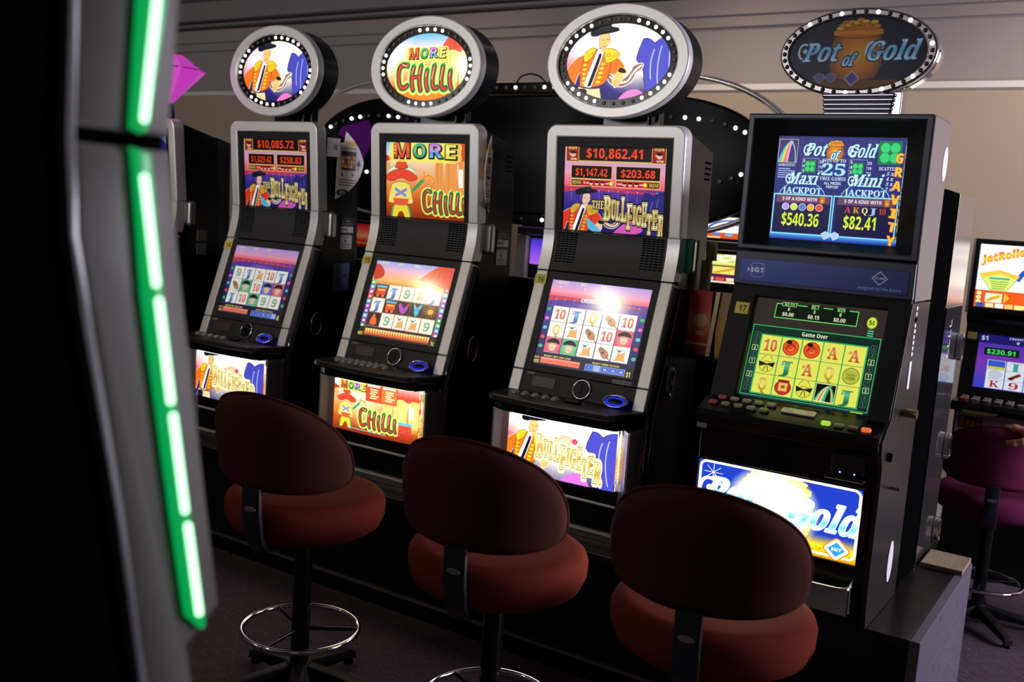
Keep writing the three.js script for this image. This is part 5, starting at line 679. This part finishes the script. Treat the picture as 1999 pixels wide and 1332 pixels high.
// ───────────── foreground machine with green light strips ─────────────
{
  const X = 0.8, t = thing('slot_machine', 'out-of-focus grey machine in the left foreground with green light strips down its side', 'slot machine', [X, 0, 2.1]);
  const g1 = std(0.125, 0.118, 0.10, 0.5, 0.1), edge = std(0.22, 0.23, 0.235, 0.35, 0.5);
  // side profiles [z, y]: front edge and rear edge of the frame
  const F = [[2.003, 1.72], [2.0054, 1.612], [2.0142, 1.4886]], F2 = [[2.0142, 1.4775], [2.0106, 1.4613], [2.0016, 1.3913], [1.9906, 1.3237], [1.9754, 1.2327], [1.9571, 1.1259], [1.9388, 1.0239], [1.9609, 1.006], [1.9775, 0.9927], [1.9698, 0.9508], [1.965, 0.80], [1.965, 0.0]];
  const B = [[2.106, 1.72], [2.108, 1.59], [2.1095, 1.4886]], B2 = [[2.1095, 1.4775], [2.105, 1.40], [2.09, 1.315], [2.0558, 1.1474], [2.035, 1.02], [2.027, 0.9742], [2.02, 0.85], [2.02, 0.0]];
  part(t, 'upper_frame', prof([...F, ...[...B].reverse()], -0.5, 0, 0.006, 0.5), g1); part(t, 'lower_frame', prof([...F2, ...[...B2].reverse()], -0.5, 0, 0.006, 0.5), g1);
  const off = (p, d) => p.map(([z, y]) => [z + d, y]);
  part(t, 'edge_trim', prof([...B, ...B2, ...off([...B, ...B2], 0.008).reverse()], -0.49, 0.002, 0.001, 0.5), edge, 'bright curved edge');
  part(t, 'body', prof([...off([...B, ...B2], 0.009), [2.62, 0], [2.62, 1.72]], -0.49, -0.01, 0.003, 0.5), M.deep);
  part(t, 'seam', box(-0.48, -0.004, 1.477, 1.489, 2.02, 2.105), M.deep);
  const gl = (p) => p; const diff = lit(0.0, 0.34, 0.075, 1.0), core = lit(0.50, 1.0, 0.62, 2.2);
  const strips = [[[[2.0515, 1.70], [2.055, 1.6013], [2.0593, 1.4925], [2.050, 1.489], [2.0427, 1.4925], [2.026, 1.6075], [2.022, 1.70]]], [[[2.0585, 1.4765], [2.057, 1.471], [2.0434, 1.3448], [2.0063, 1.1366], [1.9855, 1.0273], [1.9663, 1.0075], [1.9623, 1.0115], [1.9859, 1.1321], [2.0227, 1.3441], [2.0398, 1.4725]]]];
  strips.forEach(([p], i) => part(t, 'light_diffuser', prof(p, 0.0, 0.008, 0.002, 0.5), diff, 'green translucent light strip'));
  const tubes = [[[2.030, 1.70], [2.0375, 1.6016], [2.0494, 1.4982]], [[2.0483, 1.4548], [2.0323, 1.3538]], [[2.0299, 1.3453], [2.013, 1.2433]], [[2.0111, 1.2362], [1.9932, 1.1337]], [[1.9905, 1.1249], [1.9723, 1.0243]]];
  for (const q of tubes) { const a = q[0], b = q[q.length - 1], n = new THREE.Vector3(0, b[1] - a[1], b[0] - a[0]), len = n.length(); const c = new THREE.CapsuleGeometry(0.0042, len - 0.008, 6, 12); c.applyQuaternion(new THREE.Quaternion().setFromUnitVectors(new THREE.Vector3(0, 1, 0), n.normalize())); c.translate(0.009, (a[1] + b[1]) / 2, (a[0] + b[0]) / 2); part(t, 'light_tube', c, core, 'white-green lit tube'); }
  aim(t, [0.1, 1, 0.3], 0.5, 0.03, 0.46, 0.03, 1.24, 2.015, [1, 0, 0]);
  aim(t, [0.1, 1, 0.3], 0.5, 0.03, 0.2, 0.03, 1.6, 2.045, [1, 0, 0]);
}

// ───────────── a person at the right edge, one hand on the stool back ─────────────
function flesh(caps, c, half, res, k) {   // caps: [ax, ay, az, ra, bx, by, bz, rb]
  const mc = new MarchingCubes(res, M.black, false, false, 200000), n = mc.size, hs = n / 2, f = mc.field;
  mc.isolation = 0;
  for (let z = 0; z < n; z++) for (let y = 0; y < n; y++) for (let x = 0; x < n; x++) {
    const px = c[0] + (x - hs) / hs * half, py = c[1] + (y - hs) / hs * half, pz = c[2] + (z - hs) / hs * half; let d = 1e9;
    for (const q of caps) {
      const bx = q[4] - q[0], by = q[5] - q[1], bz = q[6] - q[2], wx = px - q[0], wy = py - q[1], wz = pz - q[2], L = bx * bx + by * by + bz * bz, t = L ? Math.max(0, Math.min(1, (wx * bx + wy * by + wz * bz) / L)) : 0;
      const e = Math.hypot(wx - t * bx, wy - t * by, wz - t * bz) - (q[3] + t * (q[7] - q[3])), m = Math.max(0, k - Math.abs(d - e)) / k;
      d = Math.min(d, e) - m * m * k * 0.25;
    }
    f[x + y * n + z * n * n] = -d;
  }
  mc.update();
  const N = mc.count, g = new THREE.BufferGeometry(), pos = mc.positionArray.slice(0, N * 3), nor = mc.normalArray.slice(0, N * 3);
  for (let i = 0; i < N; i++) for (let a = 0; a < 3; a++) pos[i * 3 + a] = pos[i * 3 + a] * half + c[a];
  g.setAttribute('position', new THREE.BufferAttribute(pos, 3)); g.setAttribute('normal', new THREE.BufferAttribute(nor, 3)); g.setAttribute('uv', new THREE.BufferAttribute(new Float32Array(N * 2), 2));
  return g;
}
{
  const X = 1.80, Z = -1.64, t = thing('person', 'person in dark clothes, a bare hand resting on the purple stool back', 'person', [0, 0, 0]);
  const hy = 0.803, hz = -1.275, skin = std(0.50, 0.21, 0.11, 0.55), cloth = std(0.03, 0.03, 0.04, 0.85), jeans = std(0.025, 0.03, 0.06, 0.85);
  // hand: palm, four fingers over the top of the backrest, thumb on the near side
  const F = (pts, r) => pts.slice(1).map((p, i) => [...pts[i], r[i], ...p, r[i + 1]]);
  const hand = [[1.235, hy, hz, 0.020, 1.262, hy, hz - 0.004, 0.021], [1.232, hy, hz - 0.03, 0.016, 1.262, hy, hz - 0.022, 0.019], [1.232, hy - 0.002, hz - 0.048, 0.013, 1.265, hy, hz - 0.03, 0.017], [1.262, hy, hz - 0.012, 0.022, 1.32, hy + 0.005, hz, 0.024], [1.32, hy + 0.005, hz, 0.024, 1.36, hy + 0.012, hz, 0.028],
    ...F([[1.225, hy + 0.008, hz + 0.004], [1.192, hy + 0.012, hz - 0.004], [1.172, hy + 0.004, hz - 0.014], [1.158, hy - 0.008, hz - 0.022]], [0.0105, 0.0095, 0.0088, 0.0078]), ...F([[1.222, hy + 0.01, hz - 0.014], [1.186, hy + 0.014, hz - 0.024], [1.164, hy + 0.006, hz - 0.034], [1.152, hy - 0.008, hz - 0.042]], [0.0105, 0.0096, 0.0088, 0.0078]),
    ...F([[1.224, hy + 0.008, hz - 0.034], [1.192, hy + 0.011, hz - 0.046], [1.172, hy + 0.003, hz - 0.056], [1.16, hy - 0.01, hz - 0.062]], [0.010, 0.009, 0.0083, 0.0074]), ...F([[1.228, hy + 0.003, hz - 0.05], [1.204, hy + 0.004, hz - 0.066], [1.188, hy - 0.004, hz - 0.074]], [0.009, 0.008, 0.007]),
    ...F([[1.258, hy - 0.008, hz + 0.012], [1.222, hy - 0.024, hz + 0.026], [1.196, hy - 0.034, hz + 0.028], [1.176, hy - 0.036, hz + 0.025]], [0.014, 0.0115, 0.0105, 0.0085])];
  const head = [[X, 1.60, Z, 0.078, X - 0.005, 1.66, Z, 0.085], [X - 0.03, 1.545, Z, 0.05, X - 0.035, 1.60, Z, 0.06], [X - 0.085, 1.59, Z, 0.012, X - 0.098, 1.575, Z, 0.013], [X, 1.46, Z, 0.052, X, 1.55, Z, 0.05], [X + 0.005, 1.61, Z - 0.082, 0.012, X, 1.58, Z - 0.08, 0.01], [X + 0.005, 1.61, Z + 0.082, 0.012, X, 1.58, Z + 0.08, 0.01]];
  const sh = [X - 0.02, 1.38, Z + 0.17], el = [X - 0.10, 1.09, Z + 0.24];
  const arm = [[...sh, 0.052, ...el, 0.042], [...el, 0.042, 1.36, hy + 0.012, hz, 0.028]], arm2 = [[X, 1.38, Z - 0.17, 0.052, X + 0.03, 1.09, Z - 0.22, 0.042], [X + 0.03, 1.09, Z - 0.22, 0.042, X - 0.02, 0.86, Z - 0.22, 0.028], [X - 0.02, 0.86, Z - 0.22, 0.026, X - 0.03, 0.78, Z - 0.22, 0.024]];
  const torso = [[X, 1.36, Z - 0.1, 0.085, X, 1.36, Z + 0.1, 0.085], [X, 1.36, Z, 0.1, X, 1.0, Z, 0.115], [X, 1.0, Z - 0.06, 0.1, X, 0.95, Z + 0.06, 0.1]];
  const legs = [-1, 1].flatMap((s) => [[X, 0.92, Z + s * 0.08, 0.09, X - 0.01, 0.50, Z + s * 0.09, 0.06], [X - 0.01, 0.50, Z + s * 0.09, 0.06, X + 0.01, 0.09, Z + s * 0.095, 0.042]]);
  const body = flesh([...head, ...arm, ...arm2, ...torso, ...legs], [X - 0.1, 0.87, Z], 0.92, 104, 0.03);
  const b = part(t, 'body', merge(body, flesh(hand, [1.255, hy - 0.01, hz - 0.015], 0.115, 76, 0.007)), skin);
  const grow = (l, d) => l.map((q) => q.map((v, i) => (i === 3 || i === 7 ? v + d : v)));
  part(b, 'shirt', flesh(grow([...torso, ...arm.slice(0, 1), [...el, 0.042, X - 0.2, 1.03, Z + 0.215, 0.039], ...arm2.slice(0, 2)], 0.012), [X - 0.1, 1.1, Z], 0.6, 80, 0.03), cloth, 'dark shirt');
  part(b, 'trousers', flesh(grow([...legs, torso[2]], 0.014), [X, 0.5, Z], 0.56, 72, 0.03), jeans, 'dark trousers');
  part(b, 'hair', flesh([[X + 0.015, 1.64, Z, 0.088, X + 0.01, 1.68, Z, 0.086]], [X, 1.65, Z], 0.16, 40, 0.02), M.deep, 'short dark hair');
  for (const s of [-1, 1]) { part(b, 'shoe', flesh([[X + 0.04, 0.045, Z + s * 0.095, 0.045, X - 0.12, 0.035, Z + s * 0.1, 0.036], [X + 0.01, 0.08, Z + s * 0.095, 0.05, X + 0.02, 0.05, Z + s * 0.095, 0.048]], [X - 0.03, 0.06, Z + s * 0.095], 0.18, 40, 0.03).translate(0, 0.002, 0), M.black); part(b, 'eye', new THREE.SphereGeometry(0.011, 10, 8).translate(X - 0.081, 1.625, Z + s * 0.03), M.white); }
  part(b, 'mouth', new THREE.SphereGeometry(0.02, 10, 8).scale(0.3, 0.25, 1).translate(X - 0.09, 1.545, Z), std(0.3, 0.08, 0.06, 0.6));
}

renderer.render(scene, camera);
